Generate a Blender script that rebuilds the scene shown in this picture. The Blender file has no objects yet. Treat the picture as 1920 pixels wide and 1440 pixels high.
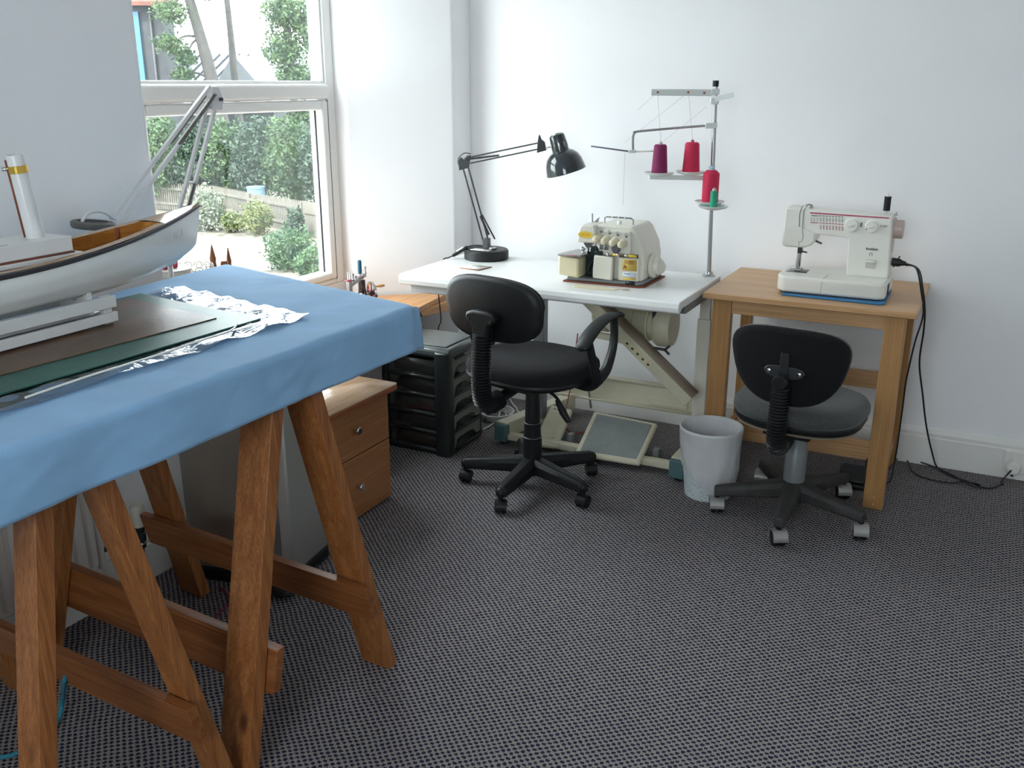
import bpy, bmesh, math, random
from mathutils import Vector, Matrix, Euler, noise
random.seed(7)
S = bpy.context.scene
COL = S.collection
PI = math.pi
# ------------------------------------------------------------------ camera
CAM_F, CAM_PITCH, CAM_YAW, CAM_H = 1769.0, 17.74, 26.94, 1.494
cd = bpy.data.cameras.new('camera')
cd.sensor_fit = 'HORIZONTAL'; cd.sensor_width = 36.0; cd.lens = CAM_F / 1920.0 * 36.0
cd.clip_start = 0.02; cd.clip_end = 400
cam = bpy.data.objects.new('camera', cd); COL.objects.link(cam)
cam.location = (0, 0, CAM_H)
cam.rotation_euler = (math.radians(90 - CAM_PITCH), 0, math.radians(CAM_YAW))
S.camera = cam
# ------------------------------------------------------------------ world, sun, exposure
w = bpy.data.worlds.new('sky'); S.world = w; w.use_nodes = True
nt = w.node_tree; nt.nodes.clear()
wo = nt.nodes.new('ShaderNodeOutputWorld'); bg = nt.nodes.new('ShaderNodeBackground')
bg.inputs[0].default_value = (0.92, 0.947, 1.0, 1); bg.inputs[1].default_value = SKY_STRENGTH = 4.6
nt.links.new(bg.outputs[0], wo.inputs[0])
sd = bpy.data.lights.new('sun', 'SUN'); sd.energy = 4.5; sd.angle = 0.03; sd.color = (1.0, 0.95, 0.86)
sun = bpy.data.objects.new('sun', sd); COL.objects.link(sun)
sun.rotation_euler = Vector((0.06, 0.62, -0.78)).to_track_quat('-Z', 'Y').to_euler()
pd = bpy.data.lights.new('window_portal', 'AREA'); pd.shape = 'RECTANGLE'; pd.size = 1.75; pd.size_y = 1.2
pd.cycles.is_portal = True
po = bpy.data.objects.new('window_portal', pd); COL.objects.link(po)
po.location = (-2.78, 2.93, 1.5); po.rotation_euler = (0, -PI / 2, 0)
pd2 = bpy.data.lights.new('added_fill_window_portal', 'AREA'); pd2.shape = 'RECTANGLE'; pd2.size = 1.3; pd2.size_y = 1.2  # sky portal for the unseen window added behind the camera
pd2.cycles.is_portal = True
po2 = bpy.data.objects.new('added_fill_window_portal', pd2); COL.objects.link(po2)
po2.location = (-0.45, -1.56, 1.6); po2.rotation_euler = (PI / 2, 0, 0)
S.view_settings.view_transform = 'Standard'; S.view_settings.look = 'None'
S.view_settings.gamma = 1.0; S.view_settings.exposure = 1.68; S.view_settings.use_curve_mapping = False
S.cycles.use_denoising = True
S.cycles.max_bounces = 10; S.cycles.diffuse_bounces = 7; S.cycles.glossy_bounces = 4
S.cycles.transparent_max_bounces = 12; S.cycles.sample_clamp_indirect = 6.0
# ------------------------------------------------------------------ pixel -> place (1920x1440 frame)
_p, _y = math.radians(CAM_PITCH), math.radians(CAM_YAW)
FW = Vector((-math.sin(_y) * math.cos(_p), math.cos(_y) * math.cos(_p), -math.sin(_p)))
RT = Vector((math.cos(_y), math.sin(_y), 0)); UP = RT.cross(FW); C0 = Vector((0, 0, CAM_H))
def ray(x, y): return FW + RT * ((x - 960) / CAM_F) - UP * ((y - 720) / CAM_F)
def at(x, y, ax, v):
    d = ray(x, y); return C0 + d * ((v - C0[ax]) / d[ax])
def atx(x, y, v): return at(x, y, 0, v)
def aty(x, y, v): return at(x, y, 1, v)
def atz(x, y, v): return at(x, y, 2, v)
FH = Vector((FW.x, FW.y, 0)).normalized()
def atv(x, y, bx, by):
    d = ray(x, y); return C0 + d * ((Vector((bx, by, 0)) - C0).dot(FH) / d.dot(FH))
# ------------------------------------------------------------------ materials
def mat(name, col, rough=0.5, metal=0.0, spec=0.5, var=None, bump=None, coat=0.0, trans=0.0, alpha=1.0, sheen=0.0, subsurf=0.0):
    m = bpy.data.materials.new(name); m.use_nodes = True
    n = m.node_tree.nodes; l = m.node_tree.links; b = n['Principled BSDF']
    b.inputs['Base Color'].default_value = (*col, 1); b.inputs['Roughness'].default_value = rough
    b.inputs['Metallic'].default_value = metal; b.inputs['Specular IOR Level'].default_value = spec
    b.inputs['Coat Weight'].default_value = coat; b.inputs['Coat Roughness'].default_value = 0.08
    b.inputs['Transmission Weight'].default_value = trans; b.inputs['Alpha'].default_value = alpha
    b.inputs['Sheen Weight'].default_value = sheen
    tc = n.new('ShaderNodeTexCoord')
    if var:
        sc, amt = var
        t = n.new('ShaderNodeTexNoise'); t.inputs['Scale'].default_value = sc; t.inputs['Detail'].default_value = 4
        l.new(tc.outputs['Object'], t.inputs['Vector'])
        r = n.new('ShaderNodeValToRGB'); r.color_ramp.elements[0].position = 0.3; r.color_ramp.elements[1].position = 0.7
        r.color_ramp.elements[0].color = (*[max(0, c * (1 - amt)) for c in col], 1)
        r.color_ramp.elements[1].color = (*[min(1, c * (1 + amt)) for c in col], 1)
        l.new(t.outputs['Fac'], r.inputs[0]); l.new(r.outputs[0], b.inputs['Base Color'])
    if bump:
        sc, st = bump
        t = n.new('ShaderNodeTexNoise'); t.inputs['Scale'].default_value = sc; t.inputs['Detail'].default_value = 3
        l.new(tc.outputs['Object'], t.inputs['Vector'])
        bp = n.new('ShaderNodeBump'); bp.inputs['Strength'].default_value = st; bp.inputs['Distance'].default_value = 0.002
        l.new(t.outputs['Fac'], bp.inputs['Height']); l.new(bp.outputs[0], b.inputs['Normal'])
    return m
def wood(name, c1, c2, axis='Z', rough=0.4, scale=1.0, knots=False, spec=0.4, ring=14.0, grain=0.86):
    m = bpy.data.materials.new(name); m.use_nodes = True
    n = m.node_tree.nodes; l = m.node_tree.links; b = n['Principled BSDF']
    tc = n.new('ShaderNodeTexCoord'); mp = n.new('ShaderNodeMapping')
    sv = [ring * scale] * 3; sv['XYZ'.index(axis)] = 1.1 * scale
    mp.inputs['Scale'].default_value = sv
    l.new(tc.outputs['Object'], mp.inputs['Vector'])
    t = n.new('ShaderNodeTexNoise'); t.inputs['Scale'].default_value = 3.0; t.inputs['Detail'].default_value = 6
    t.inputs['Distortion'].default_value = 0.6
    l.new(mp.outputs[0], t.inputs['Vector'])
    r = n.new('ShaderNodeValToRGB')
    r.color_ramp.elements[0].position = 0.34; r.color_ramp.elements[1].position = 0.66
    r.color_ramp.elements[0].color = (*c2, 1); r.color_ramp.elements[1].color = (*c1, 1)
    l.new(t.outputs['Fac'], r.inputs[0]); out = r.outputs[0]
    mp3 = n.new('ShaderNodeMapping'); s3 = [ring * scale * 9] * 3; s3['XYZ'.index(axis)] = 1.6 * scale
    mp3.inputs['Scale'].default_value = s3; l.new(tc.outputs['Object'], mp3.inputs['Vector'])
    t3 = n.new('ShaderNodeTexNoise'); t3.inputs['Scale'].default_value = 2.0; t3.inputs['Detail'].default_value = 3; l.new(mp3.outputs[0], t3.inputs['Vector'])
    r3 = n.new('ShaderNodeValToRGB'); r3.color_ramp.elements[0].position = 0.35; r3.color_ramp.elements[1].position = 0.62
    r3.color_ramp.elements[0].color = (grain, grain * 0.94, grain * 0.9, 1); r3.color_ramp.elements[1].color = (1.06, 1.06, 1.06, 1); l.new(t3.outputs['Fac'], r3.inputs[0])
    m3 = n.new('ShaderNodeMix'); m3.data_type = 'RGBA'; m3.blend_type = 'MULTIPLY'; m3.inputs['Factor'].default_value = 1.0
    l.new(out, m3.inputs['A']); l.new(r3.outputs[0], m3.inputs['B']); out = m3.outputs['Result']
    if knots:
        mp2 = n.new('ShaderNodeMapping'); s2 = [9.0] * 3; s2['XYZ'.index(axis)] = 5.0
        mp2.inputs['Scale'].default_value = s2; l.new(tc.outputs['Object'], mp2.inputs['Vector'])
        v = n.new('ShaderNodeTexVoronoi'); v.inputs['Scale'].default_value = 0.9; l.new(mp2.outputs[0], v.inputs['Vector'])
        r2 = n.new('ShaderNodeValToRGB'); r2.color_ramp.elements[0].position = 0.06; r2.color_ramp.elements[1].position = 0.16
        r2.color_ramp.elements[0].color = (1, 1, 1, 1); r2.color_ramp.elements[1].color = (0, 0, 0, 1)
        l.new(v.outputs['Distance'], r2.inputs[0])
        mx = n.new('ShaderNodeMix'); mx.data_type = 'RGBA'; l.new(r2.outputs[0], mx.inputs['Factor'])
        l.new(out, mx.inputs['A']); mx.inputs['B'].default_value = (c2[0] * 0.35, c2[1] * 0.3, c2[2] * 0.3, 1)
        out = mx.outputs['Result']
    l.new(out, b.inputs['Base Color'])
    b.inputs['Roughness'].default_value = rough; b.inputs['Specular IOR Level'].default_value = spec
    bp = n.new('ShaderNodeBump'); bp.inputs['Strength'].default_value = 0.12; bp.inputs['Distance'].default_value = 0.001
    l.new(t.outputs['Fac'], bp.inputs['Height']); l.new(bp.outputs[0], b.inputs['Normal'])
    return m
def glass_pane(name, refl=0.10, tint=(0.93, 0.97, 0.96)):
    m = bpy.data.materials.new(name); m.use_nodes = True
    n = m.node_tree.nodes; l = m.node_tree.links; n.remove(n['Principled BSDF'])
    o = n['Material Output']; t = n.new('ShaderNodeBsdfTransparent'); t.inputs[0].default_value = (*tint, 1)
    g = n.new('ShaderNodeBsdfGlossy'); g.inputs['Roughness'].default_value = 0.0
    mx = n.new('ShaderNodeMixShader'); mx.inputs[0].default_value = refl
    l.new(t.outputs[0], mx.inputs[1]); l.new(g.outputs[0], mx.inputs[2]); l.new(mx.outputs[0], o.inputs[0])
    return m
# ------------------------------------------------------------------ mesh builder
def rotz(p, a):
    c, s = math.cos(a), math.sin(a); return Vector((p[0] * c - p[1] * s, p[0] * s + p[1] * c, p[2]))
KT = None      # table group: (size factor, point on the drawn table top, where that point stands in the room)
def kt(p): return (Vector(p) - Vector(KT[1])) * KT[0] + Vector(KT[2])
class MB:
    def __init__(s): s.v = []; s.f = []
    def add(s, vs, fs):
        k = len(s.v); s.v += [Vector(p) for p in vs]; s.f += [tuple(i + k for i in f) for f in fs]; return s
    def box(s, a, b, M=None):
        x0, y0, z0 = a; x1, y1, z1 = b
        vs = [Vector(p) for p in ((x0, y0, z0), (x1, y0, z0), (x1, y1, z0), (x0, y1, z0), (x0, y0, z1), (x1, y0, z1), (x1, y1, z1), (x0, y1, z1))]
        if M: vs = [M @ p for p in vs]
        return s.add(vs, [(0, 3, 2, 1), (4, 5, 6, 7), (0, 1, 5, 4), (1, 2, 6, 5), (2, 3, 7, 6), (3, 0, 4, 7)])
    def bar(s, p, q, wd, th, up=(0, 0, 1), w2=None, t2=None):
        """rectangular bar from p to q: wd across (perpendicular to up), th along up"""
        p = Vector(p); q = Vector(q); d = (q - p).normalized(); u = Vector(up); sx = d.cross(u)
        if sx.length < 1e-5: sx = d.cross(Vector((0, 1, 0)))
        sx.normalize(); u = sx.cross(d).normalized(); w2 = w2 or wd; t2 = t2 or th
        vs = []
        for c, a, b in ((p, wd, th), (q, w2, t2)):
            vs += [c - sx * a / 2 - u * b / 2, c + sx * a / 2 - u * b / 2, c + sx * a / 2 + u * b / 2, c - sx * a / 2 + u * b / 2]
        return s.add(vs, [(0, 1, 2, 3), (7, 6, 5, 4), (0, 4, 5, 1), (1, 5, 6, 2), (2, 6, 7, 3), (3, 7, 4, 0)])
    def cyl(s, p, q, r, r2=None, n=16, caps=True):
        p = Vector(p); q = Vector(q); r2 = r if r2 is None else r2; d = (q - p).normalized()
        a = d.orthogonal().normalized(); b = d.cross(a); vs = []
        for c, rr in ((p, r), (q, r2)):
            for i in range(n):
                t = 2 * PI * i / n; vs.append(c + (a * math.cos(t) + b * math.sin(t)) * rr)
        fs = [(i, (i + 1) % n, n + (i + 1) % n, n + i) for i in range(n)]
        if caps: fs += [tuple(range(n - 1, -1, -1)), tuple(range(n, 2 * n))]
        return s.add(vs, fs)
    def lathe(s, prof, o=(0, 0, 0), axis=(0, 0, 1), n=24, close=True):
        o = Vector(o); d = Vector(axis).normalized(); a = d.orthogonal().normalized()
        if abs(d.z) > 0.999: a = Vector((1, 0, 0))
        b = d.cross(a); vs = []; m = len(prof)
        for r, h in prof:
            for i in range(n):
                t = 2 * PI * i / n; vs.append(o + d * h + (a * math.cos(t) + b * math.sin(t)) * max(r, 1e-5))
        fs = [(j * n + i, j * n + (i + 1) % n, (j + 1) * n + (i + 1) % n, (j + 1) * n + i) for j in range(m - 1) for i in range(n)]
        if close: fs += [tuple(range(n - 1, -1, -1)), tuple(range((m - 1) * n, m * n))]
        return s.add(vs, fs)
    def tube(s, pts, r, n=8, smooth=0, rad=None, closed=False):
        pts = [Vector(p) for p in pts]
        if smooth: pts, rad = catmull(pts, smooth, rad)
        m = len(pts); vs = []; prev = None
        for i, p in enumerate(pts):
            if closed: d = (pts[(i + 1) % m] - pts[i - 1])
            else: d = (pts[min(i + 1, m - 1)] - pts[max(i - 1, 0)])
            d.normalize()
            if prev is None: a = d.orthogonal().normalized()
            else:
                a = prev - d * prev.dot(d)
                a = a.normalized() if a.length > 1e-6 else d.orthogonal().normalized()
            prev = a; b = d.cross(a); rr = rad[i] if rad else r
            for k in range(n):
                t = 2 * PI * k / n; vs.append(p + (a * math.cos(t) + b * math.sin(t)) * rr)
        e = m if closed else m - 1
        fs = [(j * n + i, j * n + (i + 1) % n, ((j + 1) % m) * n + (i + 1) % n, ((j + 1) % m) * n + i) for j in range(e) for i in range(n)]
        if not closed: fs += [tuple(range(n - 1, -1, -1)), tuple(range((m - 1) * n, m * n))]
        return s.add(vs, fs)
    def prism(s, poly, o, ux, uy, d):
        """polygon (2D list) in plane o+ux*x+uy*y extruded by vector d"""
        o, ux, uy, d = Vector(o), Vector(ux), Vector(uy), Vector(d); n = len(poly)
        vs = [o + ux * a + uy * b for a, b in poly]; vs += [p + d for p in vs]
        fs = [tuple(range(n - 1, -1, -1)), tuple(range(n, 2 * n))] + [(i, (i + 1) % n, n + (i + 1) % n, n + i) for i in range(n)]
        return s.add(vs, fs)
    def grid(s, fn, nu, nv):
        vs = [fn(i / nu, j / nv) for j in range(nv + 1) for i in range(nu + 1)]
        return s.add(vs, [(j * (nu + 1) + i, j * (nu + 1) + i + 1, (j + 1) * (nu + 1) + i + 1, (j + 1) * (nu + 1) + i) for j in range(nv) for i in range(nu)])
    def ball(s, c, r, n=12, m=8, sc=(1, 1, 1)):
        c = Vector(c)
        prof = [(math.sin(PI * j / m), -math.cos(PI * j / m)) for j in range(m + 1)]
        vs = []
        for q, h in prof:
            for i in range(n):
                t = 2 * PI * i / n; vs.append(c + Vector((q * math.cos(t) * r * sc[0], q * math.sin(t) * r * sc[1], h * r * sc[2])))
        return s.add(vs, [(j * n + i, j * n + (i + 1) % n, (j + 1) * n + (i + 1) % n, (j + 1) * n + i) for j in range(m) for i in range(n)])
    def rot(s, a, o=(0, 0, 0)):
        o = Vector(o); s.v = [rotz(p - o, a) + o for p in s.v]; return s
    def xf(s, M): s.v = [M @ p for p in s.v]; return s
    def build(s, name, m, parent=None, smooth=None, bev=0.0, seg=2, world=False, thick=0.0, sub=0):
        me = bpy.data.meshes.new(name)
        off = Vector((0, 0, 0))
        if KT: s.v = [kt(p) for p in s.v]
        if world and parent is not None:
            q = parent
            while q is not None: off += Vector(q.location); q = q.parent
        me.from_pydata([tuple(p - off) for p in s.v], [], s.f)
        bm = bmesh.new(); bm.from_mesh(me); bmesh.ops.recalc_face_normals(bm, faces=bm.faces[:])
        bm.to_mesh(me); bm.free()
        o = bpy.data.objects.new(name, me); COL.objects.link(o)
        me.materials.append(m)
        if parent is not None: o.parent = parent
        if thick:
            md = o.modifiers.new('t', 'SOLIDIFY'); md.thickness = thick; md.offset = 0
        if bev:
            md = o.modifiers.new('b', 'BEVEL'); md.width = bev; md.segments = seg; md.limit_method = 'ANGLE'; md.angle_limit = math.radians(40)
        if sub:
            md = o.modifiers.new('s', 'SUBSURF'); md.levels = sub; md.render_levels = sub
        if smooth is not False:
            ang = math.radians(smooth if smooth else 35)
            if bev or sub or smooth:
                for f in me.polygons: f.use_smooth = True
            if not sub:
                bm = bmesh.new(); bm.from_mesh(me)
                for e in bm.edges:
                    if len(e.link_faces) == 2 and e.calc_face_angle(0) > ang: e.smooth = False
                bm.to_mesh(me); bm.free()
            for f in me.polygons: f.use_smooth = True
        return o
def catmull(pts, k, rad=None):
    out = []; rr = [] if rad else None; n = len(pts)
    for i in range(n - 1):
        p0, p1, p2, p3 = pts[max(i - 1, 0)], pts[i], pts[i + 1], pts[min(i + 2, n - 1)]
        for j in range(k):
            t = j / k
            out.append(0.5 * ((2 * p1) + (p2 - p0) * t + (2 * p0 - 5 * p1 + 4 * p2 - p3) * t * t + (3 * p1 - p0 - 3 * p2 + p3) * t ** 3))
            if rad: rr.append(rad[i] * (1 - t) + rad[i + 1] * t)
    out.append(pts[-1])
    if rad: rr.append(rad[-1])
    return out, rr
def B(a, b, M=None): return MB().box(a, b, M)
def tag(o, label, cat, group=None, kind=None):
    if label: o['label'] = label
    if cat: o['category'] = cat
    if group: o['group'] = group
    if kind: o['kind'] = kind
    return o
def thing(name, label, cat, loc=(0, 0, 0), rz=0.0, group=None):
    o = bpy.data.objects.new(name, None); COL.objects.link(o); o.empty_display_size = 0.05
    loc = Vector(loc)
    if KT: loc = kt(loc)
    o.location = loc; o.rotation_euler = (0, 0, rz); return tag(o, label, cat, group)
def struct(o): o['kind'] = 'structure'; return o
def copy_tree(o, parent=None):
    c = o.copy(); COL.objects.link(c); c.parent = parent
    for ch in [x for x in bpy.data.objects if x.parent == o]: copy_tree(ch, c)
    return c
def text_mesh(name, txt, size, m, parent, M, depth=0.0004, bold=0.0):
    cu = bpy.data.curves.new(name, 'FONT'); cu.body = txt; cu.size = size; cu.extrude = depth; cu.align_x = 'CENTER'; cu.align_y = 'CENTER'
    cu.offset = bold
    t = bpy.data.objects.new(name, cu); COL.objects.link(t); bpy.context.view_layer.update()
    me = bpy.data.meshes.new_from_object(t); bpy.data.objects.remove(t); me.transform(M)
    o = bpy.data.objects.new(name, me); COL.objects.link(o); o.parent = parent; me.materials.clear(); me.materials.append(m)
    return o
def superellipse(a, b, n=4.0, k=40):
    pts = []
    for i in range(k):
        t = 2 * PI * i / k; c, s = math.cos(t), math.sin(t)
        pts.append((a * math.copysign(abs(c) ** (2 / n), c), b * math.copysign(abs(s) ** (2 / n), s)))
    return pts
def pad(outline, levels, o=(0, 0, 0)):
    """stack of scaled outlines: levels = [(scale, z)...], closed top and bottom -> cushions"""
    b = MB(); n = len(outline); vs = []
    for sc, z in levels: vs += [Vector((x * sc, y * sc, z)) + Vector(o) for x, y in outline]
    fs = [(j * n + i, j * n + (i + 1) % n, (j + 1) * n + (i + 1) % n, (j + 1) * n + i) for j in range(len(levels) - 1) for i in range(n)]
    fs += [tuple(range(n - 1, -1, -1)), tuple(range((len(levels) - 1) * n, len(levels) * n))]
    return b.add(vs, fs)
# ================================================================== MATERIALS
def carpet_mat():
    m = bpy.data.materials.new('carpet'); m.use_nodes = True
    n = m.node_tree.nodes; l = m.node_tree.links; b = n['Principled BSDF']
    tc = n.new('ShaderNodeTexCoord')
    nz = n.new('ShaderNodeTexNoise'); nz.inputs['Scale'].default_value = 95; nz.inputs['Detail'].default_value = 2
    l.new(tc.outputs['Object'], nz.inputs['Vector'])
    ad = n.new('ShaderNodeVectorMath'); ad.operation = 'MULTIPLY_ADD'
    l.new(nz.outputs['Color'], ad.inputs[0]); ad.inputs[1].default_value = (0.0075, 0.0075, 0); l.new(tc.outputs['Object'], ad.inputs[2])
    nl = n.new('ShaderNodeTexNoise'); nl.inputs['Scale'].default_value = 5; l.new(tc.outputs['Object'], nl.inputs['Vector'])
    ad2 = n.new('ShaderNodeVectorMath'); ad2.operation = 'MULTIPLY_ADD'
    l.new(nl.outputs['Color'], ad2.inputs[0]); ad2.inputs[1].default_value = (0.02, 0.02, 0); l.new(ad.outputs[0], ad2.inputs[2])
    sp = n.new('ShaderNodeSeparateXYZ'); l.new(ad2.outputs[0], sp.inputs[0])
    def sn(sock, per):
        mu = n.new('ShaderNodeMath'); mu.operation = 'MULTIPLY'; mu.inputs[1].default_value = PI / per; l.new(sock, mu.inputs[0])
        si = n.new('ShaderNodeMath'); si.operation = 'SINE'; l.new(mu.outputs[0], si.inputs[0]); return si.outputs[0]
    mm = n.new('ShaderNodeMath'); mm.operation = 'MULTIPLY'; l.new(sn(sp.outputs[0], 0.0104), mm.inputs[0]); l.new(sn(sp.outputs[1], 0.0092), mm.inputs[1])
    r = n.new('ShaderNodeValToRGB'); r.color_ramp.elements[0].position = 0.5; r.color_ramp.elements[1].position = 0.62
    r.color_ramp.elements[0].color = (0.285, 0.262, 0.245, 1); r.color_ramp.elements[1].color = (0.024, 0.027, 0.058, 1)
    mr = n.new('ShaderNodeMapRange'); mr.inputs[1].default_value = -1; mr.inputs[2].default_value = 1; l.new(mm.outputs[0], mr.inputs[0])
    l.new(mr.outputs[0], r.inputs[0])
    fz = n.new('ShaderNodeTexNoise'); fz.inputs['Scale'].default_value = 420; l.new(tc.outputs['Object'], fz.inputs['Vector'])
    r3 = n.new('ShaderNodeValToRGB'); r3.color_ramp.elements[0].color = (0.7, 0.7, 0.72, 1); r3.color_ramp.elements[1].color = (1.2, 1.17, 1.15, 1)
    r3.color_ramp.elements[0].position = 0.3; r3.color_ramp.elements[1].position = 0.75; l.new(fz.outputs['Fac'], r3.inputs[0])
    mx = n.new('ShaderNodeMix'); mx.data_type = 'RGBA'; mx.blend_type = 'MULTIPLY'; mx.inputs['Factor'].default_value = 1
    l.new(r.outputs[0], mx.inputs['A']); l.new(r3.outputs[0], mx.inputs['B']); l.new(mx.outputs['Result'], b.inputs['Base Color'])
    b.inputs['Roughness'].default_value = 0.95; b.inputs['Specular IOR Level'].default_value = 0.1
    bp = n.new('ShaderNodeBump'); bp.inputs['Strength'].default_value = 0.6; bp.inputs['Distance'].default_value = 0.003
    bp.invert = True
    l.new(mr.outputs[0], bp.inputs['Height']); l.new(bp.outputs[0], b.inputs['Normal'])
    return m
M_carpet = carpet_mat()
M_wall = mat('white_emulsion', (0.885, 0.89, 0.905), 0.75, spec=0.25, var=(3, 0.012), bump=(90, 0.08))
M_ceil = mat('ceiling_white', (0.87, 0.875, 0.885), 0.8)
M_gloss = mat('white_gloss_paint', (0.80, 0.79, 0.76), 0.35, bump=(40, 0.06))
M_upvc = mat('white_upvc', (0.84, 0.84, 0.82), 0.28)
M_gasket = mat('black_gasket', (0.02, 0.02, 0.025), 0.6)
M_glass = glass_pane('window_glass', 0.10)
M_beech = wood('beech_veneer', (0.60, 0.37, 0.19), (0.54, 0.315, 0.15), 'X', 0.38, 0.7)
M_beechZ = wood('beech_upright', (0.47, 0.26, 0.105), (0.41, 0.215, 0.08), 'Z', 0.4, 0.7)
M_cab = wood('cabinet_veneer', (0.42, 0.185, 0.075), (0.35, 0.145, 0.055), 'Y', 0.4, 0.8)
M_cabtop = wood('cabinet_top_veneer', (0.56, 0.38, 0.24), (0.51, 0.33, 0.20), 'Y', 0.22, 0.8, spec=0.6)
M_edge = mat('red_brown_edging', (0.30, 0.085, 0.03), 0.35, var=(20, 0.1))
M_pine = wood('stained_pine', (0.37, 0.148, 0.046), (0.25, 0.085, 0.023), 'Z', 0.42, 1.0, knots=True, ring=22.0, grain=0.68)
M_pineX = wood('stained_pine_rail', (0.32, 0.122, 0.038), (0.21, 0.066, 0.018), 'X', 0.42, 1.0, knots=True, ring=22.0, grain=0.68)
M_shelf = wood('shelf_wood', (0.66, 0.36, 0.16), (0.55, 0.27, 0.10), 'Y', 0.4, 0.8)
M_blk = mat('black_plastic', (0.0085, 0.0095, 0.0105), 0.45, spec=0.35, var=(30, 0.15), bump=(300, 0.05))
M_blkgl = mat('black_gloss_enamel', (0.018, 0.026, 0.03), 0.12, spec=0.6, coat=0.4)
M_blkmetal = mat('black_metal', (0.03, 0.034, 0.038), 0.3, spec=0.6)
M_blkfab = mat('black_fabric', (0.011, 0.0105, 0.012), 0.9, spec=0.15, var=(250, 0.3), bump=(500, 0.25), sheen=0.05)
M_greyfab = mat('charcoal_fabric', (0.055, 0.057, 0.054), 0.9, var=(330, 0.55), bump=(450, 0.3), sheen=0.2)
M_chrome = mat('chrome', (0.62, 0.62, 0.62), 0.18, 1.0)
M_steel = mat('steel_rod', (0.42, 0.42, 0.42), 0.3, 1.0)
M_grey = mat('grey_painted_metal', (0.20, 0.215, 0.22), 0.4, 0.3)
M_silver = mat('silver_plastic', (0.36, 0.35, 0.34), 0.35, 0.5)
M_lam = mat('white_laminate', (0.78, 0.785, 0.77), 0.32, var=(6, 0.01))
M_cream = mat('cream_enamel', (0.60, 0.57, 0.43), 0.4, var=(12, 0.05))
M_cream2 = mat('pale_cream_enamel', (0.70, 0.68, 0.59), 0.32, var=(15, 0.03))
M_tan = mat('tan_enamel', (0.34, 0.28, 0.21), 0.45)
M_teal = mat('teal_rubber', (0.075, 0.15, 0.16), 0.6)
M_matgrey = mat('ribbed_grey_rubber', (0.235, 0.265, 0.26), 0.55, var=(25, 0.08))
M_white = mat('white_plastic', (0.80, 0.79, 0.74), 0.3)
M_whitep = mat('white_paint', (0.72, 0.72, 0.72), 0.3, var=(18, 0.03))
M_red = mat('red_thread', (0.60, 0.018, 0.075), 0.7, bump=(260, 0.4))
M_plum = mat('plum_thread', (0.22, 0.012, 0.09), 0.7, bump=(260, 0.4))
M_green = mat('green_thread', (0.02, 0.33, 0.20), 0.7, bump=(260, 0.4))
M_bluethr = mat('blue_thread', (0.02, 0.12, 0.19), 0.7, bump=(260, 0.4))
M_blackthr = mat('black_thread', (0.01, 0.01, 0.012), 0.75, bump=(260, 0.4))
M_cord = mat('black_cord', (0.012, 0.012, 0.013), 0.5)
M_wcord = mat('white_cord', (0.50, 0.50, 0.48), 0.5)
M_crimson = mat('crimson_enamel', (0.30, 0.012, 0.03), 0.3)
M_pinkline = mat('crimson_print', (0.42, 0.02, 0.10), 0.4)
M_print = mat('dark_print', (0.05, 0.05, 0.055), 0.5)
M_blush = mat('pink_beige_plastic', (0.56, 0.44, 0.40), 0.35)
M_yellow = mat('yellow_label', (0.72, 0.50, 0.05), 0.4)
M_brass = mat('brass', (0.70, 0.46, 0.10), 0.25, 1.0)
M_orange = mat('orange_print', (0.72, 0.22, 0.02), 0.4)
# ================================================================== ROOM
XL, YB, ZC = -2.235, 3.98, 2.55
struct(B((-2.9, -1.5, -0.12), (1.75, 4.12, 0.0)).build('floor', M_carpet, smooth=False))
struct(B((-2.9, -1.5, ZC), (1.75, 4.12, ZC + 0.12)).build('ceiling', M_ceil, smooth=False))
struct(B((-2.9, YB, 0), (1.75, YB + 0.12, ZC)).build('wall_back', M_wall, smooth=False))
struct(B((1.6, -1.5, 0), (1.72, YB, ZC)).build('wall_right', M_wall, smooth=False))
wfm = MB().box((-2.76, -1.5, 0), (-1.1, -1.38, ZC)).box((0.2, -1.5, 0), (1.6, -1.38, ZC)).box((-1.1, -1.5, 0), (0.2, -1.38, 1.0)).box((-1.1, -1.5, 2.2), (0.2, -1.38, ZC))
struct(wfm.build('wall_front', M_wall, smooth=False))
win2 = thing('added_fill_window', None, None, (-0.45, -1.44, 1.0)); struct(win2)  # unseen window added in the front wall to give the room fill light
m2 = MB().box((-1.1, -1.48, 1.0), (-1.04, -1.41, 2.2)).box((0.14, -1.48, 1.0), (0.2, -1.41, 2.2)).box((-1.04, -1.48, 1.0), (0.14, -1.41, 1.06)).box((-1.04, -1.48, 2.14), (0.14, -1.41, 2.2)).box((-0.48, -1.48, 1.06), (-0.42, -1.41, 2.14))
m2.build('frame', M_upvc, win2, bev=0.006, world=True)
B((-1.04, -1.452, 1.06), (0.14, -1.448, 2.14)).build('pane', M_glass, win2, smooth=False, world=True)
def plan(poly, z0, z1): return MB().prism(poly, (0, 0, z0), (1, 0, 0), (0, 1, 0), (0, 0, z1 - z0))
wl = plan([(XL, -1.38), (XL, 2.05), (-2.60, 2.345), (-2.76, 2.345), (-2.76, -1.38)], 0, ZC)
struct(wl.build('wall_left', M_wall, bev=0.012, seg=3))
struct(plan([(XL, YB), (XL, 3.82), (-2.60, 3.525), (-2.76, 3.525), (-2.76, YB)], 0, ZC).build('wall_bay', M_wall, bev=0.012, seg=3))
struct(B((-2.76, 2.345, 0), (-2.668, 3.525, 0.61)).build('wall_under_window', M_wall, smooth=False))
struct(B((-2.76, 2.345, 2.30), (-2.66, 3.525, ZC)).build('wall_over_window', M_wall, smooth=False))
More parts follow.
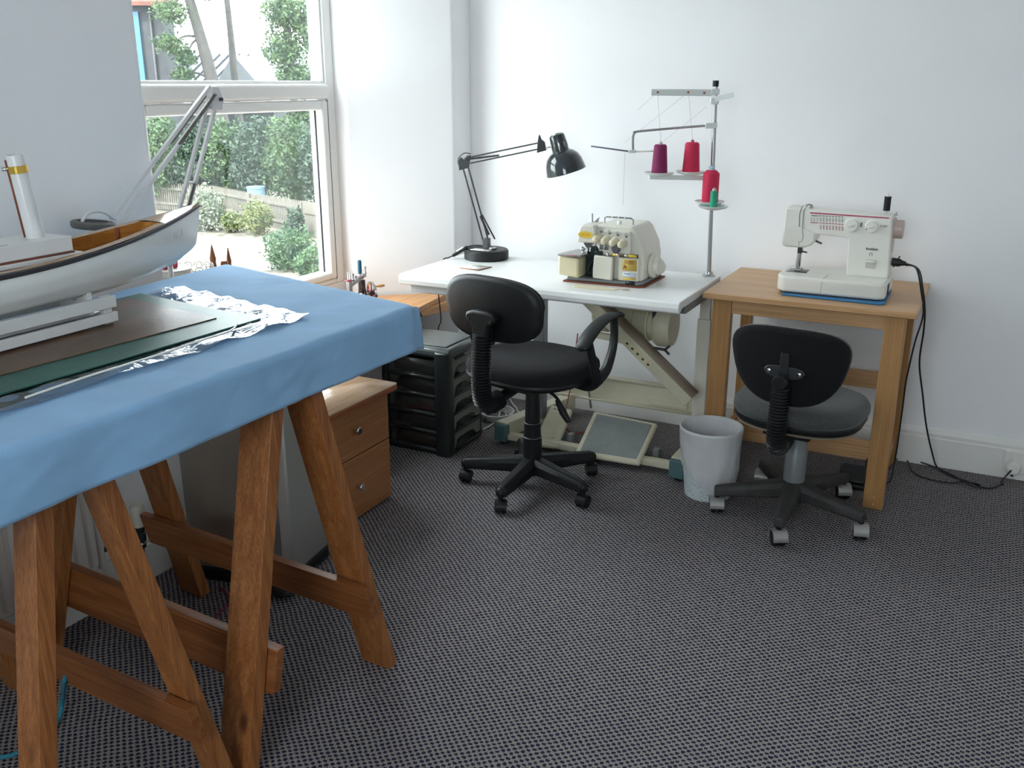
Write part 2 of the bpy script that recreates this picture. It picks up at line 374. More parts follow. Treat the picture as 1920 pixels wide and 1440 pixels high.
# baseboards: moulded profile swept along the wall
BBP = [(0, 0), (0.02, 0), (0.02, 0.118), (0.016, 0.122), (0.016, 0.136), (0.010, 0.146), (0.004, 0.155), (0, 0.155)]
b = MB().prism(BBP, (XL, YB, 0), (0, -1, 0), (0, 0, 1), (1.6 - XL, 0, 0))
struct(b.build('baseboard_back', M_gloss, smooth=20))
b = MB().prism(BBP, (XL, -1.38, 0), (1, 0, 0), (0, 0, 1), (0, 2.05 + 1.38, 0))
struct(b.build('baseboard_left', M_gloss, smooth=20))
b = MB().prism(BBP, (XL, 3.82, 0), (1, 0, 0), (0, 0, 1), (0, YB - 3.82 - 0.02, 0))
struct(b.build('baseboard_corner', M_gloss, smooth=20))
# ------------------------------------------------------------------ window
win = thing('window_1', None, None, (-2.70, 2.935, 0.61)); struct(win)
YA, YZ = 2.345, 3.525
fr = MB()
fr.box((-2.75, YZ - 0.058, 0.61), (-2.668, YZ, 2.30)).box((-2.75, YA, 0.61), (-2.668, YA + 0.058, 2.30))
fr.box((-2.75, YA + 0.058, 0.61), (-2.668, YZ - 0.058, 0.632)).box((-2.75, YA + 0.058, 2.245), (-2.668, YZ - 0.058, 2.30))
fr.build('frame', M_upvc, win, bev=0.006, world=True)
B((-2.755, YA + 0.058, 1.424), (-2.652, YZ - 0.058, 1.488)).build('transom', M_upvc, win, bev=0.014, seg=3, world=True)
b = MB()   # beads round the fixed light
b.box((-2.72, YZ - 0.07, 1.488), (-2.676, YZ - 0.058, 2.245)).box((-2.72, YA + 0.058, 1.488), (-2.676, YA + 0.07, 2.245))
b.box((-2.72, YA + 0.07, 1.488), (-2.676, YZ - 0.07, 1.50)).box((-2.72, YA + 0.07, 2.23), (-2.676, YZ - 0.07, 2.245))
b.build('glazing_bead', M_upvc, win, bev=0.003, world=True)
cs = MB()
c0, c1, d0, d1 = YA + 0.062, YZ - 0.062, 0.634, 1.42
cs.box((-2.735, c1 - 0.042, d0), (-2.66, c1, d1)).box((-2.735, c0, d0), (-2.66, c0 + 0.042, d1))
cs.box((-2.735, c0 + 0.042, d0), (-2.66, c1 - 0.042, d0 + 0.034)).box((-2.735, c0 + 0.042, d1 - 0.042), (-2.66, c1 - 0.042, d1))
sash = cs.build('casement', M_upvc, win, bev=0.010, seg=3, world=True)
g = MB()
g.box((-2.705, c1 - 0.046, d0 + 0.03), (-2.6975, c1 - 0.0415, d1 - 0.04)).box((-2.705, c0 + 0.0415, d0 + 0.03), (-2.6975, c0 + 0.046, d1 - 0.04))
g.build('gasket', M_gasket, sash, world=True)
g = MB().box((-2.74, c1, d0), (-2.6655, c1 + 0.005, d1)).box((-2.74, c0 - 0.005, d0), (-2.6655, c0, d1))
g.build('seal', M_gasket, win, world=True)
B((-2.704, c0 + 0.04, d0 + 0.03), (-2.700, c1 - 0.04, d1 - 0.04)).build('pane', M_glass, sash, world=True, smooth=False)
B((-2.704, YA + 0.06, 1.49), (-2.700, YZ - 0.06, 2.24)).build('pane', M_glass, win, world=True, smooth=False)
# ================================================================== GARDEN (storeys below the window)
GZ = -2.9
M_ground = mat('dry_garden_soil', (0.080, 0.071, 0.055), 0.95, var=(3.5, 0.6), bump=(8, 1.0))
def leaf_mat(name, a, c):
    m = bpy.data.materials.new(name); m.use_nodes = True
    n = m.node_tree.nodes; l = m.node_tree.links; p = n['Principled BSDF']
    tc = n.new('ShaderNodeTexCoord'); t = n.new('ShaderNodeTexNoise'); t.inputs['Scale'].default_value = 3.0
    l.new(tc.outputs['Object'], t.inputs['Vector'])
    r = n.new('ShaderNodeValToRGB'); r.color_ramp.elements[0].position = 0.35; r.color_ramp.elements[1].position = 0.65
    r.color_ramp.elements[0].color = (*a, 1); r.color_ramp.elements[1].color = (*c, 1)
    l.new(t.outputs['Fac'], r.inputs[0]); l.new(r.outputs[0], p.inputs['Base Color']); p.inputs['Roughness'].default_value = 0.6
    tr = n.new('ShaderNodeBsdfTranslucent'); l.new(r.outputs[0], tr.inputs[0])
    mx = n.new('ShaderNodeMixShader'); mx.inputs[0].default_value = 0.35; o = n['Material Output']
    l.new(p.outputs[0], mx.inputs[1]); l.new(tr.outputs[0], mx.inputs[2]); l.new(mx.outputs[0], o.inputs[0])
    return m
M_leafA = leaf_mat('leaf_green', (0.018, 0.048, 0.02), (0.055, 0.095, 0.03))
M_leafB = leaf_mat('leaf_dark', (0.010, 0.030, 0.020), (0.030, 0.055, 0.03))
M_leafC = leaf_mat('leaf_yellow', (0.05, 0.075, 0.02), (0.11, 0.115, 0.03))
M_leafD = leaf_mat('leaf_fir', (0.014, 0.045, 0.02), (0.042, 0.085, 0.028))
M_flower = leaf_mat('white_blossom', (0.05, 0.08, 0.04), (0.18, 0.19, 0.15))
M_bark = mat('bark', (0.032, 0.030, 0.027), 0.9, var=(6, 0.4), bump=(20, 1.0))
M_fence = mat('weathered_fence', (0.085, 0.078, 0.064), 0.9, var=(4, 0.25))
M_stone = mat('grey_stone', (0.026, 0.029, 0.034), 0.9, var=(2.5, 0.3), bump=(6, 0.8))
M_zinc = mat('zinc_roof', (0.085, 0.095, 0.115), 0.5, 0.4)
M_bluewood = mat('blue_window_paint', (0.018, 0.080, 0.145), 0.5)
M_rooftile = mat('red_brown_tiles', (0.085, 0.028, 0.018), 0.8, var=(5, 0.3))
M_darkglass = mat('dark_far_glass', (0.03, 0.05, 0.08), 0.1)
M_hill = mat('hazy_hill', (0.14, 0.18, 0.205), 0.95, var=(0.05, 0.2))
gr = MB().grid(lambda u, v: Vector((-80 + u * 76, -25 + v * 110, GZ + 0.12 * noise.noise(Vector((u * 60, v * 80, 0))))), 60, 80)
struct(gr.build('ground', M_ground, smooth=60))
def leaves(m, centre, rad, count, size, squash=1.0, seed=0, fill=0.55):
    rnd = random.Random(seed); mb = MB(); vs = []; fs = []
    for i in range(count):
        while True:
            d = Vector((rnd.uniform(-1, 1), rnd.uniform(-1, 1), rnd.uniform(-1, 1)))
            if 0.05 < d.length < 1: break
        d = d.normalized() * (fill + (1 - fill) * rnd.random())
        k = 0.75 + 0.5 * noise.noise(d * 2.2 + Vector((seed, seed * 0.7, 0)))
        p = Vector(centre) + Vector((d.x * rad[0], d.y * rad[1], d.z * rad[2])) * k
        a = Vector((rnd.gauss(0, 1), rnd.gauss(0, 1), rnd.gauss(0, 1))).normalized(); c = a.orthogonal().normalized()
        s = size * rnd.uniform(0.6, 1.3); k0 = len(vs)
        vs += [p - a * s, p + c * s * 0.45, p + a * s, p - c * s * 0.45]; fs.append((k0, k0 + 1, k0 + 2, k0 + 3))
    m.add(vs, fs); return m
def shrub(name, label, px, py, rad, m, count, size, seed, lift=0.55, cat='shrub', z=GZ, dist=None):
    p = atz(px, py, z) if dist is None else gpt(px, dist)
    t = thing(name, label, cat, (p.x, p.y, GZ))
    f = leaves(MB(), (0, 0, rad[2] * lift + 0.1), rad, count, size, seed=seed).build('foliage', m, t, smooth=False); f['kind'] = 'stuff'
    st = MB(); rnd = random.Random(seed + 50)
    for k in range(5):
        a = rnd.uniform(0, 2 * PI); st.tube([(0.06 * math.cos(a), 0.06 * math.sin(a), -0.05), (0.4 * rad[0] * math.cos(a), 0.4 * rad[1] * math.sin(a), rad[2] * lift * 1.1)], 0.02, 5)
    st.build('stem', M_bark, t); return t
def gpt(px, dist):
    d = ray(px, 154); d.z = 0; d.normalize(); return Vector((d.x * dist, d.y * dist, GZ))
def zpix(px, py, dist):
    """height of pixel at horizontal distance dist"""
    d = ray(px, py); return CAM_H + d.z / math.hypot(d.x, d.y) * dist
def tree(name, label, pts, r0, crowns, m, leafn, size, seed, twig=True):
    base = Vector((pts[0][0], pts[0][1], GZ)); t = thing(name, label, 'tree', base, 0, 'garden trees')
    n = len(pts); rad = [r0 * (1 - 0.55 * i / (n - 1)) for i in range(n)]; rad[0] *= 1.25
    MB().tube([Vector(p) - base for p in pts], r0, 10, 5, rad).build('trunk', M_bark, t)
    for k, (c, rr) in enumerate(crowns):
        c = Vector(c) - base
        f = leaves(MB(), c, rr, leafn, size, seed=seed * 10 + k, fill=0.3).build('foliage', m, t, smooth=False); f['kind'] = 'stuff'
        if twig:
            top = min((Vector(p) - base for p in pts), key=lambda q: (q - c).length)
            MB().tube([top, (top + c) / 2 + Vector((0, 0, 0.15)), c], 0.05, 6, 4, [0.06, 0.04, 0.02]).build('branch', M_bark, t)
    return t
def col_at(px, dist, ys): return [Vector((gpt(px_, dist).x, gpt(px_, dist).y, z)) for px_, z in zip(px, ys)]
# picket fence, posts on the line of its top edge
FT = GZ + 1.02
fl = [atz(255, 338, FT), atz(395, 347, FT), atz(466, 360, FT), atz(564, 376, FT)]
fl = [Vector((p.x, p.y, GZ)) for p in fl]
fence = thing('picket_fence', 'weathered picket fence with pointed tops across the garden', 'fence', fl[2])
pk = None
for a, c in zip(fl[:-1], fl[1:]):
    d = c - a; ln = d.length; d.normalize(); nrm = Vector((d.y, -d.x, 0))
    if nrm.dot(-c) < 0: nrm = -nrm
    cnt = int(ln / 0.105); ang = math.atan2(d.y, d.x)
    for i in range(cnt):
        p = a + d * (i + 0.5) * (ln / cnt) - fl[2]
        if pk is None:
            pk = MB().prism([(-0.036, 0.05), (0.036, 0.05), (0.036, 0.95), (0, 1.02), (-0.036, 0.95)], (0, 0.012, 0), (1, 0, 0), (0, 0, 1), (0, 0.02, 0)).build('picket', M_fence, fence, smooth=False); o = pk
        else: o = pk.copy(); COL.objects.link(o)
        o.location = p; o.rotation_euler = (0, 0, ang)
    for h in (0.28, 0.80):
        MB().bar(a - fl[2] + Vector((0, 0, h)) + nrm * 0.02, c - fl[2] + Vector((0, 0, h)) + nrm * 0.02, 0.035, 0.08).build('rail', M_fence, fence, smooth=False)
for p in fl:
    q = p - fl[2]; MB().box((q.x - 0.06, q.y - 0.06, -0.05), (q.x + 0.06, q.y + 0.06, 0.98)).build('post', M_fence, fence, smooth=False)
e0 = fl[3]; dd = (fl[3] - fl[2]).normalized()
bf = thing('board_fence', 'plain grey board fence at the end of the pickets', 'fence', e0 + dd * 0.15); bd = None
for i in range(16):
    if bd is None: o = bd = B((-0.068, -0.012, 0), (0.068, 0.012, 1.02)).build('board', M_fence, bf, smooth=False)
    else: o = bd.copy(); COL.objects.link(o)
    o.location = dd * (0.14 * i); o.rotation_euler = (0, 0, math.atan2(dd.y, dd.x))
MB().bar(Vector((0, 0, 0.7)) + Vector((dd.y, -dd.x, 0)) * 0.03, dd * 2.1 + Vector((0, 0, 0.7)) + Vector((dd.y, -dd.x, 0)) * 0.03, 0.03, 0.07).build('rail', M_fence, bf, smooth=False)
# shrubs in front of the fence
shrub('flowering_shrub', 'pale white flowering shrub by the picket fence', 392, 432, (0.75, 0.75, 0.95), M_flower, 1500, 0.07, 1)
shrub('garden_shrub', 'yellow green leafy shrub in front of the fence post', 484, 440, (0.62, 0.62, 0.72), M_leafC, 1300, 0.06, 2)
shrub('garden_shrub', 'small golden shrub beside the white flowering shrub', 437, 436, (0.40, 0.40, 0.42), M_leafC, 700, 0.06, 3)
shrub('conifer_shrub', 'low spreading bright green conifer near the house', 545, 505, (0.80, 0.80, 0.70), M_leafD, 3000, 0.05, 4)
shrub('conifer_shrub', 'lowest green conifer bush next to the window edge', 592, 528, (0.62, 0.62, 0.52), M_leafD, 2200, 0.05, 5)
shrub('garden_shrub', 'tall thin shrub against the board fence', 556, 448, (0.35, 0.35, 0.62), M_leafB, 700, 0.06, 6)
# hedge of bushes behind the fence
for k, (px, ds, r, h, lab) in enumerate(((292, 36.5, 1.30, 1.75, 'dark evergreen bush behind the fence below the stone house'), (350, 36, 1.2, 1.7, 'mid green bush behind the fence below the leaning trunk'),
                                         (408, 35.5, 1.15, 1.7, 'dense bush in front of the two bare trunks'), (470, 34.5, 1.2, 1.75, 'rounded bush behind the fence post'),
                                         (533, 33.4, 1.2, 1.75, 'broad dark bush behind the end of the picket fence'), (596, 31.8, 1.0, 1.7, 'bush behind the plain board fence'))):
    shrub('tall_bush', lab, px, 0, (r, r, h), M_leafB if k % 2 else M_leafA, 4600, 0.085, 20 + k, lift=1.0, cat='bush', dist=ds)['group'] = 'bushes behind the picket fence'
# trees
D = 38.5
def tp(px, py, ds=D):
    g_ = gpt(px, ds); return Vector((g_.x, g_.y, zpix(px, py, ds)))
tree('garden_tree', 'leaning bare trunk with leafy left branch beyond the fence', [gpt(428, D), tp(424, 320), tp(398, 150), tp(384, 70), tp(366, -20), tp(350, -90)], 0.30,
     [(tp(336, 22), (1.0, 1.0, 0.7)), (tp(328, 82), (0.85, 0.85, 0.55)), (tp(352, 108), (0.6, 0.6, 0.5)), (tp(395, -15), (0.9, 0.9, 0.35)), (tp(345, 140), (0.6, 0.6, 0.4))], M_leafA, 750, 0.075, 1)
tree('garden_tree', 'straight slender trunk between two leafy trees', [gpt(446, D + 1), tp(444, 320, D + 1), tp(441, 150, D + 1), tp(440, 60, D + 1), tp(437, -60, D + 1)], 0.20,
     [(tp(415, -30, D + 1), (0.5, 0.5, 0.4))], M_leafA, 400, 0.09, 2)
tree('garden_tree', 'tall dense leafy tree beside the window edge', [gpt(552, 36.5), tp(550, 250, 36.5), tp(548, 100, 36.5), tp(545, -40, 36.5)], 0.18,
     [(tp(540, 25, 36.5), (1.0, 1.0, 1.0)), (tp(536, 95, 36.5), (0.95, 0.95, 0.9)), (tp(556, 150, 36.5), (1.0, 1.0, 0.8)), (tp(585, 50, 36.5), (0.9, 0.9, 1.4)), (tp(560, 225, 36.5), (0.7, 0.7, 0.7))], M_leafA, 2200, 0.08, 3, twig=False)
# stone house with blue window
hp = gpt(290, 40); hx = RT.copy(); hy = Vector((-RT.y, RT.x, 0))
def HB(x0, x1, z0, z1, y0, y1): 
    m = MB(); return m.add([hx * x + hy * y + Vector((0, 0, z)) for z in (z0, z1) for x, y in ((x0, y0), (x1, y0), (x1, y1), (x0, y1))],
                           [(0, 3, 2, 1), (4, 5, 6, 7), (0, 1, 5, 4), (1, 2, 6, 5), (2, 3, 7, 6), (3, 0, 4, 7)])
house = thing('stone_house', 'grey stone house with drainpipe and blue window frame', 'house', hp)
zt = zpix(290, 12, 40) - GZ
HB(-3.5, 0.55, 0, zt, 0, 1.2).build('wall', M_stone, house, smooth=False)
HB(-3.8, 0.75, zt, zt + 0.14, -0.35, 1.5).build('eave', M_rooftile, house, smooth=False)
m = MB(); m.add([hx * x + hy * y + Vector((0, 0, z)) for x, y, z in ((-3.8, -0.3, zt + 0.14), (0.75, -0.3, zt + 0.14), (0.75, 0.6, zt + 1.1), (-3.8, 0.6, zt + 1.1), (-3.8, 1.5, zt + 0.14), (0.75, 1.5, zt + 0.14))],
                [(0, 1, 2, 3), (3, 2, 5, 4), (1, 5, 2), (0, 3, 4), (0, 4, 5, 1)]); m.build('roof', M_rooftile, house, smooth=False)
MB().tube([hx * 0.12 - hy * 0.08 + Vector((0, 0, 0)), hx * 0.12 - hy * 0.08 + Vector((0, 0, zt))], 0.05, 8).build('drainpipe', M_gasket, house)
wz0, wz1 = zpix(270, 150, 40) - GZ, zpix(270, 22, 40) - GZ
wf = HB(-1.4, -0.30, wz0, wz1, -0.12, 0.02).build('window', M_bluewood, house, smooth=False)
HB(-1.25, -0.52, wz0 + 0.15, wz1 - 0.15, -0.14, -0.1).build('pane', M_darkglass, wf, smooth=False)
HB(-1.6, -0.2, wz0 - 0.14, wz0, -0.25, 0.02).build('window_sill', M_bluewood, house, smooth=False)
# zinc-roofed outbuilding
op = gpt(440, 44); shed = thing('zinc_roofed_building', 'low building with pale standing seam zinc roof', 'building', op)
def OP(x, y, z): return hx * x + hy * y + Vector((0, 0, z))
sz = zpix(440, 150, 44) - GZ; rz = zpix(440, 103, 44) - GZ
gx0, gx1 = -2.9, 0.1
m = MB().add([OP(x, y, z) for z in (0, sz - 0.9) for x, y in ((gx0, 0.3), (1.5, 0.3), (1.5, 4.5), (gx0, 4.5))], [(0, 3, 2, 1), (4, 5, 6, 7), (0, 1, 5, 4), (1, 2, 6, 5), (2, 3, 7, 6), (3, 0, 4, 7)]); m.build('wall', M_stone, shed, smooth=False)
rf = MB().add([OP(-4.3, -0.6, sz - 1.0), OP(-1.3, -0.6, sz - 1.0), OP(0.15, 2.2, rz), OP(-2.9, 2.2, rz), OP(-4.3, -0.6, sz - 0.94), OP(-1.3, -0.6, sz - 0.94), OP(0.15, 2.2, rz + 0.06), OP(-2.9, 2.2, rz + 0.06)],
              [(0, 1, 2, 3), (7, 6, 5, 4), (0, 4, 5, 1), (1, 5, 6, 2), (2, 6, 7, 3), (3, 7, 4, 0)]).build('roof', M_zinc, shed, smooth=False)
for i in range(8):
    f = i / 7.0; a = OP(-4.3, -0.62, sz - 0.9).lerp(OP(-1.3, -0.62, sz - 0.9), f); c = OP(-2.9, 2.2, rz + 0.1).lerp(OP(0.15, 2.2, rz + 0.1), f)
    MB().bar(a, c, 0.05, 0.06).build('roof_seam', M_stone, rf, smooth=False)
m = MB().add([OP(-1.3, -0.5, sz - 1.1), OP(1.9, -0.5, sz - 1.1), OP(0.15, -0.5, rz), OP(-1.3, 2.4, sz - 1.1), OP(1.9, 2.4, sz - 1.1), OP(0.15, 2.4, rz)], [(0, 1, 2), (5, 4, 3), (0, 2, 5, 3), (1, 4, 5, 2), (0, 3, 4, 1)]); m.build('gable', mat('slate_gable', (0.05, 0.058, 0.065), 0.8, var=(3, 0.2)), shed, smooth=False)
# hill far off
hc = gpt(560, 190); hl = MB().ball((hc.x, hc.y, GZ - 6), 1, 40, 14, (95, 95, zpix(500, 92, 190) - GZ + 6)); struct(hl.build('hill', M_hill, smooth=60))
# small blue bin by the fence post
q = (fl[2] + fl[1] * 0.02) ; bb = gpt(463, 32.5)
M_butt = mat('pale_blue_barrel', (0.07, 0.13, 0.17), 0.5)
tb = thing('water_butt', 'small pale blue barrel standing just behind the fence', 'barrel', bb)
MB().lathe([(0.24, 0), (0.30, 0.25), (0.31, 0.6), (0.28, 1.08)], n=20).build('body', M_butt, tb)
MB().lathe([(0.30, 1.08), (0.30, 1.14), (0.05, 1.17)], n=20).build('lid', M_butt, tb)
# ================================================================== TRESTLE TABLE GROUP
TZ = 0.905      # cloth surface height
# trestles ------------------------------------------------------------------
def trestle(label, loc, rz, x0=-0.405, x1=0.405, near=0.254, lw=0.092):
    t = thing('trestle', label, 'trestle', loc, rz, 'trestles under the table')
    H = 0.905
    B((x0 + 0.02, -0.022, H - 0.09), (x1 - 0.032, 0.022, H + 0.008)).build('top_beam', M_pineX, t, bev=0.003)
    for s in (1, -1):                  # s=1 far (+Y) pair, -1 near pair
        for xa, sx in ((x0, 0.03), (x1 - lw, -0.03)):
            yt, yb_, th = s * 0.042, (0.254 if s > 0 else -near), 0.036
            m = MB()
            vs = []
            for (y, z) in ((yt, H), (yb_, 0.0)):
                dx = sx * z / H
                vs += [(xa + dx, y - th / 2, z), (xa + lw + dx, y - th / 2, z), (xa + lw + dx, y + th / 2, z), (xa + dx, y + th / 2, z)]
            m.add(vs, [(0, 1, 2, 3), (7, 6, 5, 4), (0, 4, 5, 1), (1, 5, 6, 2), (2, 6, 7, 3), (3, 7, 4, 0)]).build('leg', M_pine, t, bev=0.0018)
        if s < 0 and lw < 0.09: continue
        yr = lambda z: s * (0.042 + ((0.254 if s > 0 else near) - 0.042) * (H - z) / H) - s * 0.0335
        MB().prism([(yr(0.29) - 0.0125, 0.29), (yr(0.29) + 0.0125, 0.29), (yr(0.19) + 0.0125, 0.19), (yr(0.19) - 0.0125, 0.19)],
                   (x0 - 0.02, 0, 0), (0, 1, 0), (0, 0, 1), (x1 - x0 + 0.035, 0, 0)).build('rail', M_pineX, t, bev=0.0012)
    return t
tr1 = trestle('stained pine trestle beside the brushed steel bin', (-1.695, 1.575, 0), math.radians(-4))
tr2 = trestle('stained pine trestle beside the white radiator', (-1.735, 1.015, 0), math.radians(-3), near=0.196, lw=0.062)
# table board and cloth -------------------------------------------------------
KT = (0.9236, (-1.90, 1.40, 0.905), (-1.7548, 1.293, 0.95))
Q = [Vector((-2.20, 0.10)), Vector((-1.455, 0.10)), Vector((-1.398, 2.150)), Vector((-2.30, 2.39))]   # LL, RL(near right), RR(far right), LR
def quad2(u, v): return (Q[0] * (1 - u) + Q[1] * u) * (1 - v) + (Q[3] * (1 - u) + Q[2] * u) * v
inn = [quad2(0.02, 0.01), quad2(0.985, 0.01), quad2(0.985, 0.985), quad2(0.02, 0.985)]
tag(plan([(p.x, p.y) for p in inn], 0.869, 0.897).build('table_board', M_pineX, bev=0.002), 'plywood table board lying on the trestles under blue cloth', 'table board')
M_cloth = mat('blue_cotton', (0.24, 0.43, 0.66), 0.85, spec=0.2, var=(9, 0.07), bump=(700, 0.12), sheen=0.15)
def cloth_fn(u, v):
    # u: 0 back edge -> 1 hem of the near (room side) drop ; v: 0 camera end -> 1 far end with small drop
    W, drop = 0.80, 0.134
    uu = u * (W + drop); vv = v * 2.225
    fx = min(uu / W, 1.0); dv = max(0.0, vv - 2.16); fy = min(vv / 2.16, 1.0)
    R_ = 0.035; ca, cb2 = R_ - (1 - fx) * W, R_ - (1 - fy) * 2.16
    if ca > 0 and cb2 > 0 and math.hypot(ca, cb2) > R_:
        k = R_ / math.hypot(ca, cb2); fx = 1 - (R_ - ca * k) / W; fy = 1 - (R_ - cb2 * k) / 2.16
    p = quad2(fx, fy); x, y = p.x, p.y; z = TZ
    du = max(0.0, uu - W)
    wr = 0.0022 * noise.noise(Vector((x * 9, y * 6, 1.3))) + 0.0010 * noise.noise(Vector((x * 25, y * 21, 4)))
    if du > 0:
        r = 0.012; a = min(du / r, PI / 2)
        x += r * math.sin(a); z -= r * (1 - math.cos(a)) + max(0, du - r * PI / 2)
        hang = max(0.0, du - 0.02)
        x += 0.008 * noise.noise(Vector((0.3, y * 5.5, du * 6))) * min(1, hang * 14) + 0.0025 * noise.noise(Vector((3, y * 22 + du * 40, du * 20))) * min(1, hang * 30)
        y += dv * 0.55 + hang * 0.16 * max(0, fy - 0.9) * 10
        z -= dv * 0.12
    elif dv > 0:
        r = 0.012; a = min(dv / r, PI / 2); y += r * math.sin(a); z -= r * (1 - math.cos(a)) + max(0, dv - r * PI / 2)
        z += wr * 0.5
    else:
        z += wr + 0.0007
        e = max(0, 1 - abs(v - 0.93) / 0.05)
        z += 0.006 * e * max(0, noise.noise(Vector((x * 3.5, 0.4, 2))) + 0.3)
    return Vector((x, y, z))
co = MB().grid(cloth_fn, 110, 150).build('table_cloth', M_cloth, smooth=80, thick=0.0012)
tag(co, 'plain blue cotton cloth draped over the trestle table', 'cloth')
# plastic bag of sheets, green cutting mat, brown board ------------------------
def sheet(pts, z, th, wob=0.0, n=30, seed=0, freq=14):
    pts = [Vector(p) for p in pts]
    def fn(u, v):
        p = (pts[0] * (1 - u) + pts[1] * u) * (1 - v) + (pts[3] * (1 - u) + pts[2] * u) * v
        e = min(u, 1 - u, v, 1 - v)
        k = 0.0
        if wob:
            xm = -1.70 + 0.048 * (p.y - 0.8) / 1.02; ym = 1.82 - 0.08 * (p.x + 1.652) / 0.518
            k = min(1, max(0, p.x - xm - 0.004, p.y - ym - 0.004) / 0.03)
        return Vector((p.x, p.y, z + wob * (noise.noise(Vector((p.x * freq, p.y * freq * 0.8, seed))) + 0.55) * k))
    return MB().grid(fn, n, n)
def clear_plastic():
    m = bpy.data.materials.new('clear_polythene'); m.use_nodes = True
    n = m.node_tree.nodes; l = m.node_tree.links; b = n['Principled BSDF']; o = n['Material Output']
    t = n.new('ShaderNodeBsdfTransparent'); t.inputs[0].default_value = (0.90, 0.94, 0.95, 1)
    g = n.new('ShaderNodeBsdfGlossy'); g.inputs['Roughness'].default_value = 0.07; g.inputs[0].default_value = (1, 1, 1, 1)
    fr_ = n.new('ShaderNodeFresnel'); fr_.inputs[0].default_value = 1.6
    tc = n.new('ShaderNodeTexCoord'); nz = n.new('ShaderNodeTexNoise'); nz.inputs['Scale'].default_value = 16; nz.inputs['Detail'].default_value = 3; nz.inputs['Distortion'].default_value = 1.2
    l.new(tc.outputs['Object'], nz.inputs['Vector']); bp = n.new('ShaderNodeBump'); bp.inputs['Strength'].default_value = 0.5; bp.inputs['Distance'].default_value = 0.012
    l.new(nz.outputs['Fac'], bp.inputs['Height']); l.new(bp.outputs[0], g.inputs['Normal']); l.new(bp.outputs[0], fr_.inputs['Normal'])
    mx = n.new('ShaderNodeMixShader'); l.new(fr_.outputs[0], mx.inputs[0]); l.new(t.outputs[0], mx.inputs[1]); l.new(g.outputs[0], mx.inputs[2]); l.new(mx.outputs[0], o.inputs[0])
    n.remove(b); return m
M_poly = clear_plastic()
M_card = mat('dark_green_card', (0.03, 0.075, 0.062), 0.5, var=(8, 0.3))
M_mat_g = mat('green_cutting_mat', (0.03, 0.115, 0.095), 0.42, var=(14, 0.22), bump=(200, 0.1))
M_brownb = mat('brown_leather_board', (0.115, 0.062, 0.035), 0.38, var=(10, 0.45), bump=(60, 0.25))
bagp = [(-2.19, 0.80), (-1.585, 0.80), (-1.562, 1.905), (-2.165, 2.02)]
bag = thing('plastic_bag', 'clear plastic sleeve lying flat on the blue cloth', 'plastic bag', (-1.9, 1.4, TZ + 0.002))
sheet([(-2.17, 0.82), (-1.605, 0.82), (-1.66, 1.62), (-2.15, 1.9)], TZ + 0.0026, 0.001).build('card_insert', M_card, bag, world=True)
sheet(bagp, TZ + 0.0038, 0.0, wob=0.012, n=70, seed=2, freq=16).build('film', M_poly, bag, smooth=80, world=True)
MB().tube([(-1.60, 1.10, TZ + 0.016), (-1.597, 1.25, TZ + 0.02), (-1.603, 1.42, TZ + 0.016), (-1.598, 1.55, TZ + 0.02), (-1.608, 1.66, TZ + 0.017), (-1.640, 1.72, TZ + 0.017)], 0.0025, 6, 6).build('seam', M_white, bag, world=True)
def slab(pts, z0, z1): return MB().prism(pts, (0, 0, z0), (1, 0, 0), (0, 1, 0), (0, 0, z1 - z0))
tag(slab([(-2.19, 0.80), (-1.70, 0.80), (-1.652, 1.82), (-2.17, 1.90)], TZ + 0.0045, TZ + 0.0085).build('cutting_mat', M_mat_g, bev=0.001), 'dark green cutting mat on top of the plastic sleeve', 'mat')
tag(slab([(-2.17, 0.80), (-1.82, 0.80), (-1.75, 1.765), (-2.13, 1.83)], TZ + 0.0085, TZ + 0.0115).build('leather_sheet', M_brownb, bev=0.001), 'brown scuffed leather sheet on the green mat', 'leather sheet')
# boat stand ---------------------------------------------------------------------
SZ = TZ + 0.0115
st = thing('boat_stand', 'white painted slatted cradle under the model boat', 'stand', (-1.99, 1.25, SZ))
for x in (-1.935, -2.065):
    for z0, z1 in ((0.006, 0.030), (0.042, 0.072)):
        B((x - 0.006, 0.72, SZ + z0), (x + 0.006, 1.612, SZ + z1)).build('side_rail', M_whitep, st, bev=0.0015, world=True)
for y in (0.735, 1.17, 1.594):
    B((-2.059, y - 0.008, SZ + 0.006), (-1.941, y + 0.008, SZ + 0.030)).build('cross_rail', M_whitep, st, bev=0.0015, world=True)
    for x in (-1.948, -2.052):
        B((x - 0.007, y - 0.012, SZ), (x + 0.007, y + 0.012, SZ + 0.073)).build('upright', M_whitep, st, bev=0.0015, world=True)
for y in (0.80, 1.545):        # shaped cradle boards
    prof = [(-0.0525, 0.031), (0.0525, 0.031), (0.0525, 0.088), (0.045, 0.084), (0.0, 0.062), (-0.045, 0.084), (-0.0525, 0.088)]
    MB().prism(prof, (-2.0, y, SZ), (1, 0, 0), (0, 0, 1), (0, 0.012, 0)).build('cradle_board', M_whitep, st, bev=0.001, world=True)
B((-2.045, 0.75, SZ + 0.030), (-1.95, 1.575, SZ + 0.035)).build('base_panel', M_whitep, st, world=True)
M_news = mat('newspaper', (0.42, 0.42, 0.40), 0.8, var=(60, 0.45))
pn = MB().grid(lambda u, v: Vector((-2.03 + 0.075 * u, 0.95 + 0.40 * v, SZ + 0.037 + 0.008 * (noise.noise(Vector((u * 2, v * 5, 3))) + 0.6))), 8, 18).build('newspaper', M_news, thick=0.001)
tag(pn, 'crumpled newspaper tucked inside the white boat stand', 'newspaper')
